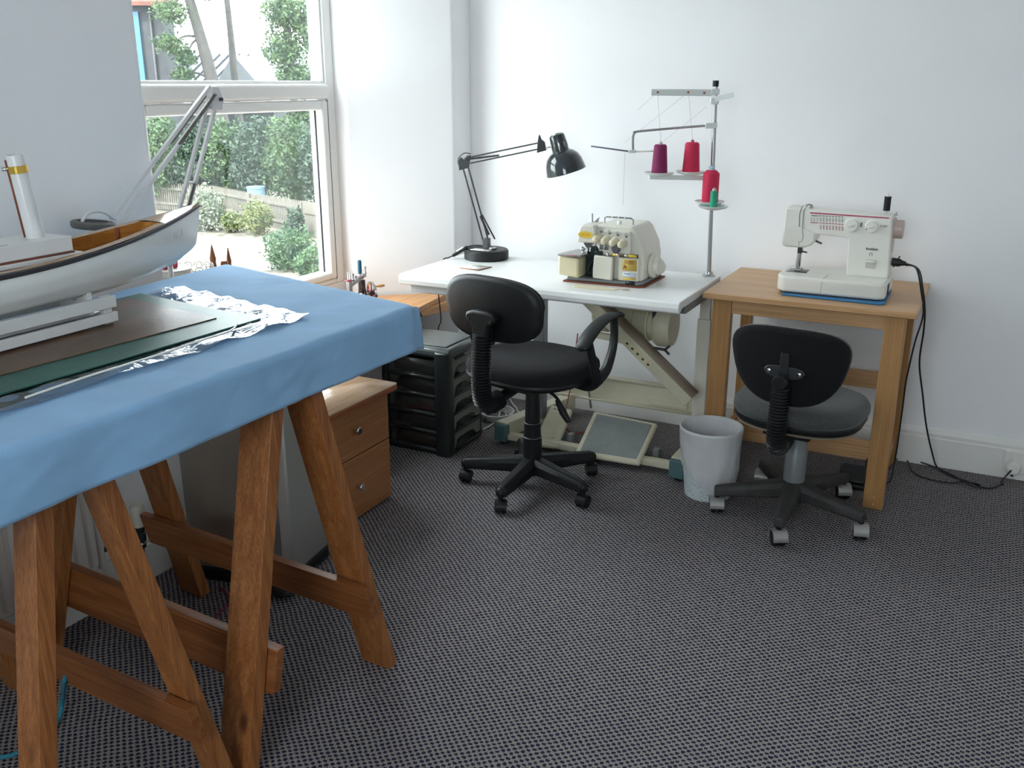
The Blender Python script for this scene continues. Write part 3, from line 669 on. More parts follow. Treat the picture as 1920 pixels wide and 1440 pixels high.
# model boat -----------------------------------------------------------------------
boat = thing('model_boat', 'white model steam launch with varnished cockpit and funnel', 'model boat', (-2.0, 1.4, SZ + 0.06))
BX, BY0 = -2.0, 0.72
M_hull = mat('white_hull_enamel', (0.86, 0.85, 0.82), 0.22, coat=0.3)
M_gun = mat('black_rubbing_strake', (0.012, 0.012, 0.018), 0.3)
M_deck = wood('varnished_deck', (0.44, 0.27, 0.13), (0.36, 0.20, 0.085), 'Y', 0.16, 1.5, spec=0.7)
M_well = wood('varnished_cockpit', (0.50, 0.235, 0.055), (0.38, 0.155, 0.03), 'Y', 0.3, 2.0)
M_mahog = wood('mahogany_trim', (0.28, 0.075, 0.03), (0.20, 0.05, 0.02), 'Y', 0.3, 2.0)
def yend(v): return 1.845 + 0.105 * min(1, v / 0.35) ** 0.6 + 0.045 * max(0, (v - 0.2) / 0.8) ** 0.7
def beam(t):
    if t < 0.45: return 0.112 - 0.03 * ((0.45 - t) / 0.45) ** 2
    return 0.112 * (1 - ((t - 0.45) / 0.55) ** 2.3)
def sheer(t): return 1.098 + 0.070 * max(0, (t - 0.45) / 0.55) ** 1.8 + 0.02 * max(0, (0.25 - t) / 0.25) ** 2
def keelz(t): return SZ + 0.068 + 0.03 * max(0, (t - 0.75) / 0.25) ** 2
def hull(t, v, side):
    sh = (0.0, 0.62, 0.86, 0.965, 1.0)
    k = v * 4; i = min(3, int(k)); f = k - i; s = sh[i] * (1 - f) + sh[i + 1] * f
    s = s + 0.04 * math.sin(PI * v)
    flare = 1 - 0.25 * (1 - v) * max(0, (t - 0.5) / 0.5)
    z = keelz(t) + (sheer(t) - keelz(t)) * v ** 1.25
    return Vector((BX + side * beam(t) * min(1, s) * flare, BY0 + t * (yend(v) - BY0), z))
hm = MB(); 
for s in (1, -1): hm.grid(lambda u, v, s=s: hull(u, v, s), 60, 16)
hm.build('hull', M_hull, boat, smooth=60, world=True)
sk = MB()
for s in (1, -1): sk.tube([hull(i / 60, 0.97, s) + Vector((s * 0.0005, 0, 0)) for i in range(61)], 0.006, 6, rad=[0.0075 - 0.004 * (i / 60) ** 2 for i in range(61)])
sk.build('rubbing_strake', M_gun, boat, world=True)
def gun(t, inset): return beam(t) - inset
# deck plates: fore deck + side decks around cockpit
def dpt(t, s): p = hull(t, 1, 1); return Vector((BX + s * beam(t), p.y, p.z + 0.002))
t0 = 0.855; fd = MB().grid(lambda u, v: dpt(t0 + (0.998 - t0) * u, -1 + 2 * v) + Vector((0, 0, 0.003 * (1 - (2 * v - 1) ** 2))), 24, 10)
fd.build('fore_deck', M_deck, boat, smooth=60, world=True)
sd_ = MB()
def inner(t): return max(0.0, (beam(t) - 0.026) / max(beam(t), 1e-4))
for s in (1, -1): sd_.grid(lambda u, v, s=s: dpt(t0 * u, s * (inner(t0 * u) * (1 - v) + v)), 50, 2)
sd_.build('side_deck', M_deck, boat, smooth=60, world=True)
wl_ = MB()
for s in (1, -1): wl_.grid(lambda u, v, s=s: Vector((dpt(t0 * u, s * inner(t0 * u)).x, dpt(t0 * u, 0).y, dpt(t0 * u, 0).z - 0.055 * v)), 50, 2)
wl_.grid(lambda u, v: dpt(t0, (2 * u - 1) * inner(t0)) - Vector((0, 0, 0.055 * v)), 6, 2)
wl_.grid(lambda u, v: dpt(t0 * u, (2 * v - 1) * inner(t0 * u)) - Vector((0, 0, 0.055)), 50, 4)
wl_.build('cockpit_lining', M_well, boat, smooth=60, world=True)
for s in (1, -1):
    tq = 0.80; p = dpt(tq, s * inner(tq) * 0.97); B((p.x - 0.003, p.y - 0.004, p.z - 0.054), (p.x + 0.003, p.y + 0.004, p.z + 0.001)).build('rib', M_mahog, boat, world=True)
B((BX - 0.075, 1.530, 1.075), (BX + 0.078, 1.545, 1.103)).build('thwart', M_mahog, boat, world=True, bev=0.002)
B((BX - 0.075, 1.545, 1.070), (BX + 0.070, 1.59, 1.080)).build('cockpit_seat', M_well, boat, world=True)
dh = B((BX - 0.070, 0.95, 1.098), (BX + 0.072, 1.538, 1.109)).build('deckhouse_plinth', M_whitep, boat, bev=0.0015, world=True)
B((BX - 0.062, 0.95, 1.109), (BX + 0.062, 1.520, 1.113)).build('plinth_trim', M_mahog, dh, world=True)
B((BX - 0.060, 0.95, 1.113), (BX + 0.060, 1.518, 1.148)).build('deckhouse', M_whitep, boat, bev=0.0015, world=True)
B((BX - 0.050, 0.95, 1.148), (BX + 0.050, 1.36, 1.151)).build('roof_panel', M_whitep, boat, bev=0.001, world=True)
fa, fb = Vector((BX + 0.008, 1.462, 1.148)), Vector((BX + 0.004, 1.443, 1.338))
ax = (fb - fa).normalized(); L = (fb - fa).length
MB().lathe([(0.0205, -0.004), (0.0200, 0.02), (0.0192, L - 0.002), (0.0185, L), (0.016, L), (0.016, L - 0.02)], fa, ax, 28).build('funnel', M_whitep, boat, world=True)
bdn = MB().lathe([(0.0196, 0.150), (0.0210, 0.151), (0.0210, 0.166), (0.0196, 0.167)], fa, ax, 28).build('funnel_band', M_brass, boat, world=True)
side = Vector((-0.70, -0.71, 0)).normalized()
MB().tube([fa + side * 0.0225 + ax * 0.002, fa + side * 0.0215 + ax * (L - 0.012)], 0.0026, 8).build('whistle_pipe', M_mahog, boat, world=True)
MB().cyl(fa + side * 0.020 + ax * 0.159, fa + side * 0.033 + ax * 0.159, 0.005, n=8).build('band_screw', M_chrome, boat, world=True)
MB().tube([(BX - 0.050, 1.500, 1.147), (BX - 0.050, 1.498, 1.190)], 0.0035, 8).build('mast_peg', M_beechZ, boat, world=True)
# faint hand lettering on the bow, too worn to read: a row of short strokes
lt = MB()
for i, t in enumerate((0.845, 0.86, 0.877, 0.892, 0.907, 0.922)):
    p = hull(t, 0.80, 1); q = hull(t, 0.68, 1); e = Vector((0.0006, 0, 0)); lt.bar(p + e, q + e, 0.0006, 0.0012, (0, 1, 0))
    if i % 2: lt.bar(p + e, hull(t + 0.009, 0.70, 1) + e, 0.0006, 0.0012, (0, 0, 1))
lt.build('bow_lettering', mat('worn_lettering', (0.66, 0.64, 0.58), 0.5), boat, world=True, smooth=False)
# white spring-arm magnifier lamp behind the boat ------------------------------------
KT = None
M_springs = mat('dark_spring_steel', (0.20, 0.18, 0.165), 0.45, 0.7)
wlx = -2.26
wl = thing('magnifier_lamp', 'white spring arm magnifier lamp standing behind the model boat', 'lamp', (-2.300, 2.142, 0.545))
B((-2.325, 2.135, 0.545), (-2.275, 2.190, 0.562)).build('base', M_whitep, wl, bev=0.004, world=True)
MB().tube([(-2.300, 2.142, 0.555), (-2.300, 2.142, 0.97)], 0.008, 10).build('post', M_whitep, wl, world=True)
la, le = Vector((-2.300, 2.142, 0.955)), Vector((wlx, 2.360, 1.452))
MB().box((-2.312, 2.124, 0.945), (-2.288, 2.160, 0.985)).build('base_bracket', M_whitep, wl, bev=0.003, world=True)
dl = (le - la).normalized(); pl = Vector((0, dl.z, -dl.y))
for o in (0.017, -0.017): MB().bar(la + pl * o, le + pl * o, 0.011, 0.011, (1, 0, 0)).build('lower_arm', M_whitep, wl, bev=0.001, world=True)
ua, ub = Vector((wlx + 0.004, 2.350, 1.468)), Vector((-2.17, 1.840, 1.122))
du_ = (ub - ua).normalized(); pu = Vector((0, du_.z, -du_.y))
for o in (0.016, -0.016): MB().bar(ua + pu * o, ub + pu * o, 0.011, 0.011, (1, 0, 0)).build('upper_arm', M_whitep, wl, bev=0.001, world=True)
def spring(a, b, r, turns):
    a, b = Vector(a), Vector(b); d = (b - a).normalized(); e = d.orthogonal().normalized(); f = d.cross(e); n = turns * 7
    return MB().tube([a.lerp(b, i / n) + (e * math.cos(2 * PI * i / 7) + f * math.sin(2 * PI * i / 7)) * r for i in range(n + 1)], 0.0016, 4)
for dx in (0.019, -0.019):
    spring(ua.lerp(ub, 0.02) + Vector((dx, 0, 0)) + pu * -0.004, ua.lerp(ub, 0.42) + Vector((dx, 0, 0)) + pu * -0.006, 0.0042, 50).build('spring', M_springs, wl, world=True)
    spring(la.lerp(le, 0.30) + Vector((dx, 0, 0)), la.lerp(le, 0.47) + Vector((dx, 0, 0)), 0.0045, 24).build('spring', M_springs, wl, world=True)
MB().cyl(la.lerp(le, 0.475) + Vector((-0.02, 0, 0)), la.lerp(le, 0.475) + Vector((0.02, 0, 0)), 0.004, n=8).build('spring_pin', M_steel, wl, world=True)
MB().prism([(-0.028, -0.04), (0.02, -0.045), (0.03, -0.01), (0.012, 0.03), (-0.02, 0.03)], (wlx - 0.014, le.y, le.z), (0, 1, 0), (0, 0, 1), (0.028, 0, 0)).build('elbow_plate', M_whitep, wl, bev=0.004, world=True)
MB().cyl((wlx - 0.02, le.y + 0.012, le.z - 0.01), (wlx + 0.022, le.y + 0.012, le.z - 0.01), 0.006, n=12).build('elbow_bolt', M_blkmetal, wl, world=True)
hd = Vector((-2.165, 1.765, 1.128)); wlx = -2.17
MB().lathe([(0.052, -0.010), (0.056, -0.004), (0.056, 0.006), (0.050, 0.010), (0.040, 0.010), (0.040, -0.010)], hd, (0.05, 0.1, 1), 28).build('lens_ring', mat('grey_ring', (0.13, 0.125, 0.12), 0.5), wl, world=True)
MB().lathe([(0.041, -0.002), (0.041, 0.002)], hd, (0.05, 0.1, 1), 28).build('lens', M_darkglass, wl, world=True)
MB().tube([ub, ub + Vector((0, -0.012, -0.01)), hd + Vector((0.0, 0.052, -0.004))], 0.006, 8, 4).build('head_bracket', M_whitep, wl, world=True)
MB().tube([ub + Vector((0.012, -0.004, 0.01)), (wlx + 0.01, 1.80, 1.158), (wlx + 0.012, 1.755, 1.162), (wlx + 0.015, 1.728, 1.146), (wlx + 0.010, 1.728, 1.136)], 0.0042, 8, 6).build('flex', M_whitep, wl, world=True)
# ================================================================== BAY SHELF AND ITS THINGS
SH = 0.545
shf = thing('window_shelf', 'light wooden shelf fitted across the bay under the window', 'shelf', (-2.4, 2.9, SH - 0.03))
plan([(-2.205, 2.262), (-2.203, 3.347), (-2.252, 3.745), (-2.268, 3.77), (-2.595, 3.515), (-2.655, 3.515), (-2.655, 2.36), (-2.598, 2.36), (-2.30, 2.13)], SH - 0.026, SH).build('top', M_shelf, shf, bev=0.003, world=True)
MB().prism([(0, 0), (0.26, 0), (0.24, -0.028), (0.05, -0.045), (0, -0.045)], (-2.225, 3.735, SH - 0.026), (0, -1, 0), (0, 0, 1), (-0.02, 0.0, 0)).build('bracket', M_shelf, shf, bev=0.002, world=True)
B((-2.24, 3.26, SH - 0.085), (-2.20, 3.33, SH - 0.026)).build('bracket', M_shelf, shf, bev=0.002, world=True)
for y in (2.42, 3.30): B((-2.655, y - 0.012, SH - 0.14), (-2.45, y + 0.012, SH - 0.026)).build('support', M_shelf, shf, bev=0.002, world=True)
# upright turned posts (small wool winder) seen over the cloth
def turned(p, h, r, sharp=True):
    pr = [(r * 1.5, 0), (r * 1.5, 0.02 * h), (r * 0.8, 0.05 * h), (r, 0.15 * h), (r * 1.25, 0.3 * h), (r * 0.7, 0.36 * h), (r * 1.2, 0.42 * h), (r * 1.1, 0.62 * h), (r * 1.35, 0.66 * h), (r * 0.7, 0.7 * h), (r * 1.1, 0.75 * h), (r * 0.75, 0.84 * h), (r * 0.9, 0.87 * h), (0.0015, h)]
    return MB().lathe(pr, p, n=14)
M_turn = wood('turned_dark_wood', (0.34, 0.15, 0.07), (0.26, 0.10, 0.045), 'Z', 0.35, 2.0)
wx = -2.45
sw = thing('wool_winder', 'small brown turned wood winder on the window shelf', 'winder', (wx, 2.52, SH))
B((wx - 0.05, 2.44, SH), (wx + 0.05, 2.60, SH + 0.018)).build('foot', M_turn, sw, bev=0.003, world=True)
turned((wx, 2.480, SH + 0.018), 0.385, 0.0125).build('post', M_turn, sw, world=True)
turned((wx, 2.558, SH + 0.018), 0.362, 0.0100).build('post', M_turn, sw, world=True)
MB().lathe([(0.011, 0), (0.011, 0.24), (0.014, 0.25), (0.014, 0.315), (0.010, 0.322)], (wx + 0.01, 2.523, SH + 0.018), n=14).build('post', M_turn, sw, world=True)
MB().lathe([(0.007, -0.006), (0.015, 0), (0.015, 0.02), (0.009, 0.03), (0.012, 0.05)], (wx + 0.008, 2.478, 0.855), (0, 1, 0.12), 14).build('spindle', M_turn, sw, world=True)
MB().tube([(wx + 0.02, 2.475, 0.848), (wx + 0.024, 2.50, 0.852), (wx + 0.022, 2.53, 0.866)], 0.0022, 6, 4).build('wool_strand', M_white, sw, world=True)
# white wirework stand
M_wire = mat('white_wire', (0.72, 0.72, 0.70), 0.35)
wr_ = thing('wire_basket', 'white curly wirework basket beside the wool winder', 'basket', (-2.44, 2.375, SH))
for k in range(12):
    a = 2 * PI * k / 12; c, s_ = math.cos(a), math.sin(a); r0_ = 0.052
    MB().tube([(-2.44 + c * r0_, 2.375 + s_ * r0_, SH + 0.004), (-2.44 + c * (r0_ + 0.008), 2.375 + s_ * (r0_ + 0.008), SH + 0.16), (-2.44 + c * (r0_ + 0.014), 2.375 + s_ * (r0_ + 0.014), SH + 0.315)], 0.0016, 5, 4).build('wire', M_wire, wr_, world=True)
    q = Vector((-2.44 + c * (r0_ + 0.014), 2.375 + s_ * (r0_ + 0.014), SH + 0.335)); tg = Vector((-s_, c, 0))
    MB().tube([q + (tg * math.cos(u) + Vector((0, 0, 1)) * math.sin(u)) * 0.017 * (1 - u / 12) for u in [j * 0.6 for j in range(14)]], 0.0016, 5).build('scroll', M_wire, wr_, world=True)
for z in (0.004, 0.16, 0.315):
    rr = r0_ + 0.014 * z / 0.315
    MB().tube([(-2.44 + rr * math.cos(2 * PI * j / 24), 2.375 + rr * math.sin(2 * PI * j / 24), SH + z) for j in range(24)], 0.002, 5, closed=True).build('hoop', M_wire, wr_, world=True)
# white tub with red box on it, behind the cloth edge
tb2 = thing('white_tub', 'round white tub standing on the shelf behind the boat', 'tub', (-2.43, 2.262, SH))
MB().lathe([(0.050, 0), (0.056, 0.01), (0.064, 0.335), (0.067, 0.338), (0.067, 0.35)], (-2.43, 2.262, SH), n=28).build('body', M_white, tb2, world=True)
MB().lathe([(0.067, 0.35), (0.068, 0.352), (0.068, 0.358), (0.060, 0.360)], (-2.43, 2.262, SH), n=28).build('lid', M_white, tb2, world=True)
tag(B((-2.462, 2.225, SH + 0.3605), (-2.405, 2.275, SH + 0.384)).build('red_box', mat('red_card', (0.45, 0.01, 0.05), 0.4), bev=0.002), 'small red box lying on the white tub', 'box')
# toy sewing machine --------------------------------------------------------------------
tx = -2.36
ty = thing('toy_sewing_machine', 'miniature hand crank sewing machine on the window shelf', 'toy machine', (tx, 3.22, SH))
M_toyb = mat('dark_bronze', (0.05, 0.035, 0.035), 0.3, 0.6)
B((tx - 0.035, 3.13, SH), (tx + 0.035, 3.30, SH + 0.014)).build('base', M_toyb, ty, bev=0.003, world=True)
B((tx - 0.012, 3.222, SH + 0.014), (tx + 0.012, 3.245, SH + 0.150)).build('column', M_toyb, ty, bev=0.004, world=True)
MB().bar((tx, 3.14, SH + 0.138), (tx, 3.26, SH + 0.168), 0.014, 0.016, (0, 0, 1)).build('arm', M_steel, ty, bev=0.002, world=True)
B((tx - 0.009, 3.136, SH + 0.085), (tx + 0.009, 3.156, SH + 0.165)).build('needle_head', M_steel, ty, bev=0.002, world=True)
for z in (0.092, 0.160): MB().lathe([(0.017, 0), (0.018, 0.002), (0.017, 0.005)], (tx, 3.146, SH + z), n=14).build('collar', M_crimson, ty, world=True)
for dy in (-0.005, 0.006): MB().cyl((tx, 3.146 + dy, SH + 0.02), (tx, 3.146 + dy, SH + 0.198), 0.0024, n=8).build('needle_bar', M_steel, ty, world=True)
MB().tube([(tx + 0.012, 3.14, SH + 0.10), (tx + 0.02, 3.125, SH + 0.105), (tx + 0.02, 3.118, SH + 0.085)], 0.003, 6, 4).build('lever', M_toyb, ty, world=True)
for y, h in ((3.175, 0.19), (3.192, 0.178), (3.262, 0.205)): MB().lathe([(0.006, 0), (0.006, 0.006), (0.003, 0.008), (0.003, 0.02), (0.005, 0.022), (0.005, 0.03)], (tx, y, SH + h - 0.034), n=10).build('tension_post', M_steel, ty, world=True)
MB().lathe([(0.016, 0), (0.017, 0.003)], (tx, 3.224, SH + 0.160), n=14).build('spool_rest', M_crimson, ty, world=True)
MB().cyl((tx, 3.224, SH + 0.16), (tx, 3.224, SH + 0.245), 0.0018, n=8).build('spool_pin', M_steel, ty, world=True)
MB().lathe([(0.007, 0), (0.0075, 0.003), (0.0085, 0.01), (0.0085, 0.05), (0.0072, 0.056), (0.006, 0.058)], (tx, 3.224, SH + 0.177), n=14).build('thread', M_bluethr, ty, world=True)
wc = Vector((tx + 0.03, 3.262, SH + 0.088))
wh = MB().lathe([(0.046, -0.005), (0.052, -0.005), (0.052, 0.005), (0.046, 0.005), (0.046, -0.005)], wc, (0.55, 0.83, 0), 32, close=False); hwl = wh.build('hand_wheel', M_chrome, ty, world=True)
axw = Vector((0.55, 0.83, 0)); ex = Vector((-0.83, 0.55, 0))
for k in range(6):
    a = 2 * PI * k / 6 + 0.3; MB().bar(wc, wc + (ex * math.cos(a) + Vector((0, 0, 1)) * math.sin(a)) * 0.048, 0.006, 0.004, axw).build('spoke', M_crimson, hwl, world=True)
MB().lathe([(0.012, -0.008), (0.012, 0.008)], wc, axw, 14).build('hub', M_toyb, hwl, world=True)
MB().lathe([(0.036, -0.004), (0.041, -0.004), (0.041, 0.004), (0.036, 0.004), (0.036, -0.004)], wc - axw * 0.042, axw, 28, close=False).build('drive_gear', M_toyb, ty, world=True)
MB().cyl(wc - axw * 0.055, wc, 0.006, n=10).build('axle', M_steel, ty, world=True)
hk = wc + Vector((0, 0, 0.035)) + ex * -0.03
MB().lathe([(0.003, 0), (0.0035, 0.01), (0.006, 0.02), (0.0075, 0.032), (0.005, 0.042), (0.002, 0.045)], hk, (0.75, 0.6, 0.1), 12).build('crank_handle', M_shelf, ty, world=True)
# ================================================================== RADIATOR AND PIPE
rad = thing('radiator', 'white panel radiator low on the wall behind the trestle', 'radiator', (-2.17, 1.30, 0.13))
B((-2.205, 0.55, 0.13), (-2.175, 1.645, 0.60)).build('back_panel', M_gloss, rad, bev=0.006, world=True)
ribm = None
for i in range(24):
    y = 0.585 + i * 0.045
    m = MB().prism([(-0.016, 0), (0.016, 0), (0.010, 0.012), (-0.010, 0.012)], (-2.175, y, 0.165), (0, 1, 0), (1, 0, 0), (0, 0, 0.40))
    if ribm is None: ribm = m.build('rib', M_gloss, rad, bev=0.003, world=True)
    else:
        o = ribm.copy(); COL.objects.link(o); o.location = (0, y - 0.585, 0)
B((-2.178, 0.55, 0.13), (-2.160, 1.645, 0.152)).build('bottom_rim', M_gloss, rad, bev=0.003, world=True)
B((-2.205, 1.635, 0.13), (-2.160, 1.652, 0.60)).build('end_rim', M_gloss, rad, bev=0.004, world=True)
B((-2.234, 1.5, 0.35), (-2.205, 1.53, 0.50)).build('wall_bracket', M_gloss, rad, world=True)
vx, vy = -2.145, 1.768
vl = thing('radiator_valve', 'white thermostatic valve on a black pipe beside the radiator', 'valve', (vx, vy, 0))
MB().lathe([(0.018, 0), (0.021, 0.004), (0.021, 0.06), (0.017, 0.068)], (vx, vy, 0.235), n=20).build('head', M_cream2, vl, world=True)
MB().lathe([(0.015, 0.185), (0.017, 0.19), (0.017, 0.212), (0.012, 0.214), (0.016, 0.222), (0.018, 0.235)], (vx, vy, 0), n=16).build('body', M_blkmetal, vl, world=True)
MB().cyl((vx, vy, 0.165), (vx, vy, 0.186), 0.014, n=6).build('nut', M_chrome, vl, world=True)
MB().cyl((vx, vy, 0.0), (vx, vy, 0.17), 0.0075, n=12).build('pipe', mat('brown_pipe', (0.035, 0.02, 0.018), 0.4), vl, world=True)
MB().cyl((vx, vy, 0.20), (vx - 0.03, 1.652, 0.20), 0.008, n=12).build('inlet', M_blkmetal, vl, world=True)
# ================================================================== STEEL BIN
M_brush = mat('brushed_steel', (0.60, 0.60, 0.57), 0.48, 1.0, var=(3, 0.06))
bn = thing('steel_bin', 'tall brushed steel pedal bin standing under the trestle table', 'bin', (-1.92, 2.08, 0))
bp_ = [(-2.108, 1.912), (-1.795, 1.985), (-1.775, 2.01), (-1.805, 2.215), (-1.825, 2.232), (-2.115, 2.185)]
plan(bp_, 0.045, 0.60).build('body', M_brush, bn, bev=0.006, seg=3, world=True)
def grow(poly, k):
    cx = sum(p[0] for p in poly) / len(poly); cy = sum(p[1] for p in poly) / len(poly); return [(cx + (p[0] - cx) * k, cy + (p[1] - cy) * k) for p in poly]
plan(grow(bp_, 1.02), 0.0, 0.045).build('base', M_blk, bn, bev=0.008, world=True)
plan(grow(bp_, 1.01), 0.60, 0.645).build('lid', M_blk, bn, bev=0.012, seg=3, world=True)
B((-1.82, 1.925, 0.012), (-1.745, 1.985, 0.028)).build('pedal', M_blk, bn, bev=0.006, world=True)
MB().tube([(-1.80, 1.93, 0.02), (-1.745, 1.935, 0.02), (-1.740, 2.05, 0.022), (-1.765, 2.11, 0.03)], 0.006, 8, 4).build('pedal_bar', M_blk, bn, world=True)
# ================================================================== BEDSIDE DRAWERS
cb = thing('drawer_cabinet', 'small two drawer wooden cabinet below the bay shelf', 'cabinet', (-2.05, 2.5, 0))
CX, CY0, CY1 = -1.885, 2.30, 2.708
B((-2.225, CY0, 0.0), (CX - 0.018, CY1, 0.432)).build('body', M_cab, cb, bev=0.002, world=True)
tpm = MB().prism([(-2.23, CY0 - 0.012), (-1.862, CY0 - 0.012), (-1.852, CY0), (-1.845, CY1 + 0.002), (-1.855, CY1 + 0.014), (-2.23, CY1 + 0.014)], (0, 0, 0.451), (1, 0, 0), (0, 1, 0), (0, 0, 0.004)); tpm.build('top_surface', M_cabtop, cb, world=True)
MB().prism([(-2.232, CY0 - 0.013), (-1.861, CY0 - 0.013), (-1.851, CY0), (-1.844, CY1 + 0.003), (-1.854, CY1 + 0.015), (-2.232, CY1 + 0.015)], (0, 0, 0.432), (1, 0, 0), (0, 1, 0), (0, 0, 0.019)).build('top_edging', M_edge, cb, bev=0.004, world=True)
for z0, z1 in ((0.008, 0.238), (0.243, 0.430)):
    d_ = B((CX - 0.017, CY0 + 0.002, z0), (CX, CY1 - 0.002, z1)).build('drawer', M_cab, cb, bev=0.002, world=True)
    MB().lathe([(0.005, 0), (0.005, 0.014), (0.013, 0.018), (0.014, 0.024), (0.011, 0.027)], (CX, 2.495, (z0 + z1) / 2 + 0.005), (1, 0, 0), 18).build('knob', M_chrome, d_, world=True)
# ================================================================== BLACK DRAWER TOWER
M_smoke = mat('smoky_translucent_plastic', (0.05, 0.05, 0.047), 0.25, alpha=0.42)
M_smokef = mat('smoky_drawer_front', (0.27, 0.27, 0.245), 0.25, alpha=0.7)
M_tower = mat('black_tower_plastic', (0.018, 0.023, 0.025), 0.3, spec=0.6)
tw = thing('drawer_tower', 'black plastic tower of smoky see-through drawers under the shelf', 'drawer tower', (-2.05, 3.28, 0))
TX0, TX1, TY0, TY1, TH = -2.225, -1.885, 3.140, 3.438, 0.440
B((TX0, TY0 + 0.01, 0), (TX1 - 0.01, TY1 - 0.01, 0.018)).build('base', M_tower, tw, bev=0.004, world=True)
for x, y in ((TX1 - 0.036, TY0 + 0.028), (TX1 - 0.024, TY1 - 0.014), (TX0 + 0.02, TY0 + 0.02), (TX0 + 0.02, TY1 - 0.014)):
    r_ = 0.034 if y < 3.2 and x > -2 else 0.014
    MB().prism(superellipse(r_, r_, 4, 20), (x, y, 0), (1, 0, 0), (0, 1, 0), (0, 0, TH + 0.01)).build('corner_post', M_tower, tw, bev=0.006, world=True)
pl_ = [(-0.168, -0.135), (0.168, -0.135), (0.175, 0.135), (-0.168, 0.135)]
plan([(TX0, TY0 + 0.005), (TX1 + 0.004, TY0 + 0.005), (TX1 + 0.004, TY1), (TX0, TY1)], TH - 0.02, TH + 0.022).build('top_tray', mat('charcoal_lid', (0.075, 0.088, 0.088), 0.22, spec=0.6), tw, bev=0.016, seg=3, world=True)
plan([(TX0 + 0.04, TY0 + 0.045), (TX1 - 0.035, TY0 + 0.045), (TX1 - 0.035, TY1 - 0.035), (TX0 + 0.04, TY1 - 0.035)], TH + 0.022, TH + 0.0265).build('tray_panel', mat('grey_lid_panel', (0.12, 0.135, 0.135), 0.28), tw, bev=0.003, world=True)
dwh = (TH - 0.045) / 5
M_cont = [mat('drawer_contents_%d' % i, c, 0.7, var=(30, 0.5)) for i, c in enumerate(((0.16, 0.07, 0.04), (0.07, 0.09, 0.14), (0.22, 0.20, 0.17), (0.10, 0.05, 0.06), (0.05, 0.07, 0.06)))]
for k in range(5):
    z0 = 0.020 + k * dwh; z1 = z0 + dwh - 0.007
    dr = MB()
    dr.box((TX0 + 0.03, TY0 + 0.016, z0), (TX1 - 0.045, TY0 + 0.020, z1)).box((TX0 + 0.03, TY1 - 0.020, z0), (TX1 - 0.02, TY1 - 0.016, z1)).box((TX0 + 0.03, TY0 + 0.016, z0), (TX0 + 0.034, TY1 - 0.016, z1)).box((TX0 + 0.03, TY0 + 0.016, z0), (TX1 - 0.01, TY1 - 0.016, z0 + 0.004))
    do = dr.build('drawer', M_smoke, tw, world=True)
    # front panel with scooped finger pull
    za, zb = z0 + 0.002, z1; mid = za + (zb - za) * 0.52
    fp = MB().prism([(0.052, za), (0.068, mid), (0.098, mid + 0.006), (0.185, mid + 0.006), (0.212, mid), (0.235, za + 0.012), (0.270, za + 0.012), (0.270, zb), (0.052, zb)], (TX1 - 0.012, TY0, 0), (0, 1, 0), (0, 0, 1), (0.008, 0, 0))
    fp.build('front', M_smokef, do, bev=0.0015, world=True)
    MB().prism([(0.052, za - 0.002), (0.274, za - 0.002), (0.274, za + 0.008), (0.052, za + 0.003)], (TX1 - 0.006, TY0, 0), (0, 1, 0), (0, 0, 1), (0.010, 0, 0)).build('pull_lip', M_tower, do, bev=0.001, world=True)
    # rounded runner along the side of the frame
    MB().tube([(TX0 + 0.02, TY0 + 0.012, z0 - 0.001), (TX1 - 0.05, TY0 + 0.012, z0 - 0.001)], 0.009, 10).build('side_runner', M_tower, tw, world=True)
    fb_ = B((TX0 + 0.05, TY0 + 0.035, z0 + 0.0045), (TX1 - 0.06, TY1 - 0.04, z0 + (z1 - z0) * (0.55 + 0.08 * (k % 3)))).build('fabric_bundle', M_cont[k], bev=0.01)
    tag(fb_, ('brown fabric bundle in the bottom drawer of the black tower', 'navy fabric bundle in the second lowest tower drawer', 'beige fabric bundle in the middle tower drawer', 'plum fabric bundle in the second highest tower drawer', 'dark green fabric bundle in the top tower drawer')[k], 'fabric', 'fabric in the tower drawers')
fo = thing('folder', 'crimson folder with yellow tab lying in the tower of drawers', 'folder', (-2.05, TY0 + 0.025, 0.19))
MB().prism([(-2.17, 0.0), (-1.935, 0.0), (-1.935, 0.012), (-2.17, 0.012)], (0, TY0 + 0.0225, 0.186), (1, 0, 0), (0, 0, 1), (0, 0.010, 0)).build('cover', M_crimson, fo, world=True)
B((-1.972, TY0 + 0.0212, 0.186), (-1.936, TY0 + 0.0222, 0.198)).build('tab', M_yellow, fo, world=True)
# ================================================================== OVERLOCKER TABLE
SX0, SX1, SY0, SY1, SZT = -2.108, -0.940, 3.135, 3.69, 0.76
ot = thing('overlocker_table', 'white laminate industrial sewing table with cream metal stand', 'table', (-1.45, 3.6, 0))
prof = [(0, 0), (0.55, 0), (0.55, -0.03), (0.03, -0.03), (0.012, -0.040), (-0.002, -0.044), (-0.012, -0.038), (-0.014, -0.022), (-0.009, -0.007)]
tpo = MB().prism([(SY0 + 0.014 + a * (SY1 - SY0 - 0.014) / 0.55, SZT + b_) for a, b_ in prof], (SX0, 0, 0), (0, 1, 0), (0, 0, 1), (SX1 - SX0, 0, 0))
tpo.build('top', M_lam, ot, bev=0.003, world=True, smooth=25)
B((SX0 + 0.02, SY0 + 0.06, SZT - 0.050), (SX0 + 0.11, SY0 + 0.20, SZT - 0.030)).build('drawer_runner', M_grey, ot, bev=0.003, world=True)
B((SX0 + 0.03, SY0 + 0.04, SZT - 0.078), (SX0 + 0.22, SY0 + 0.32, SZT - 0.046)).build('small_drawer', mat('pale_grey_plastic', (0.50, 0.52, 0.52), 0.4), ot, bev=0.004, world=True)
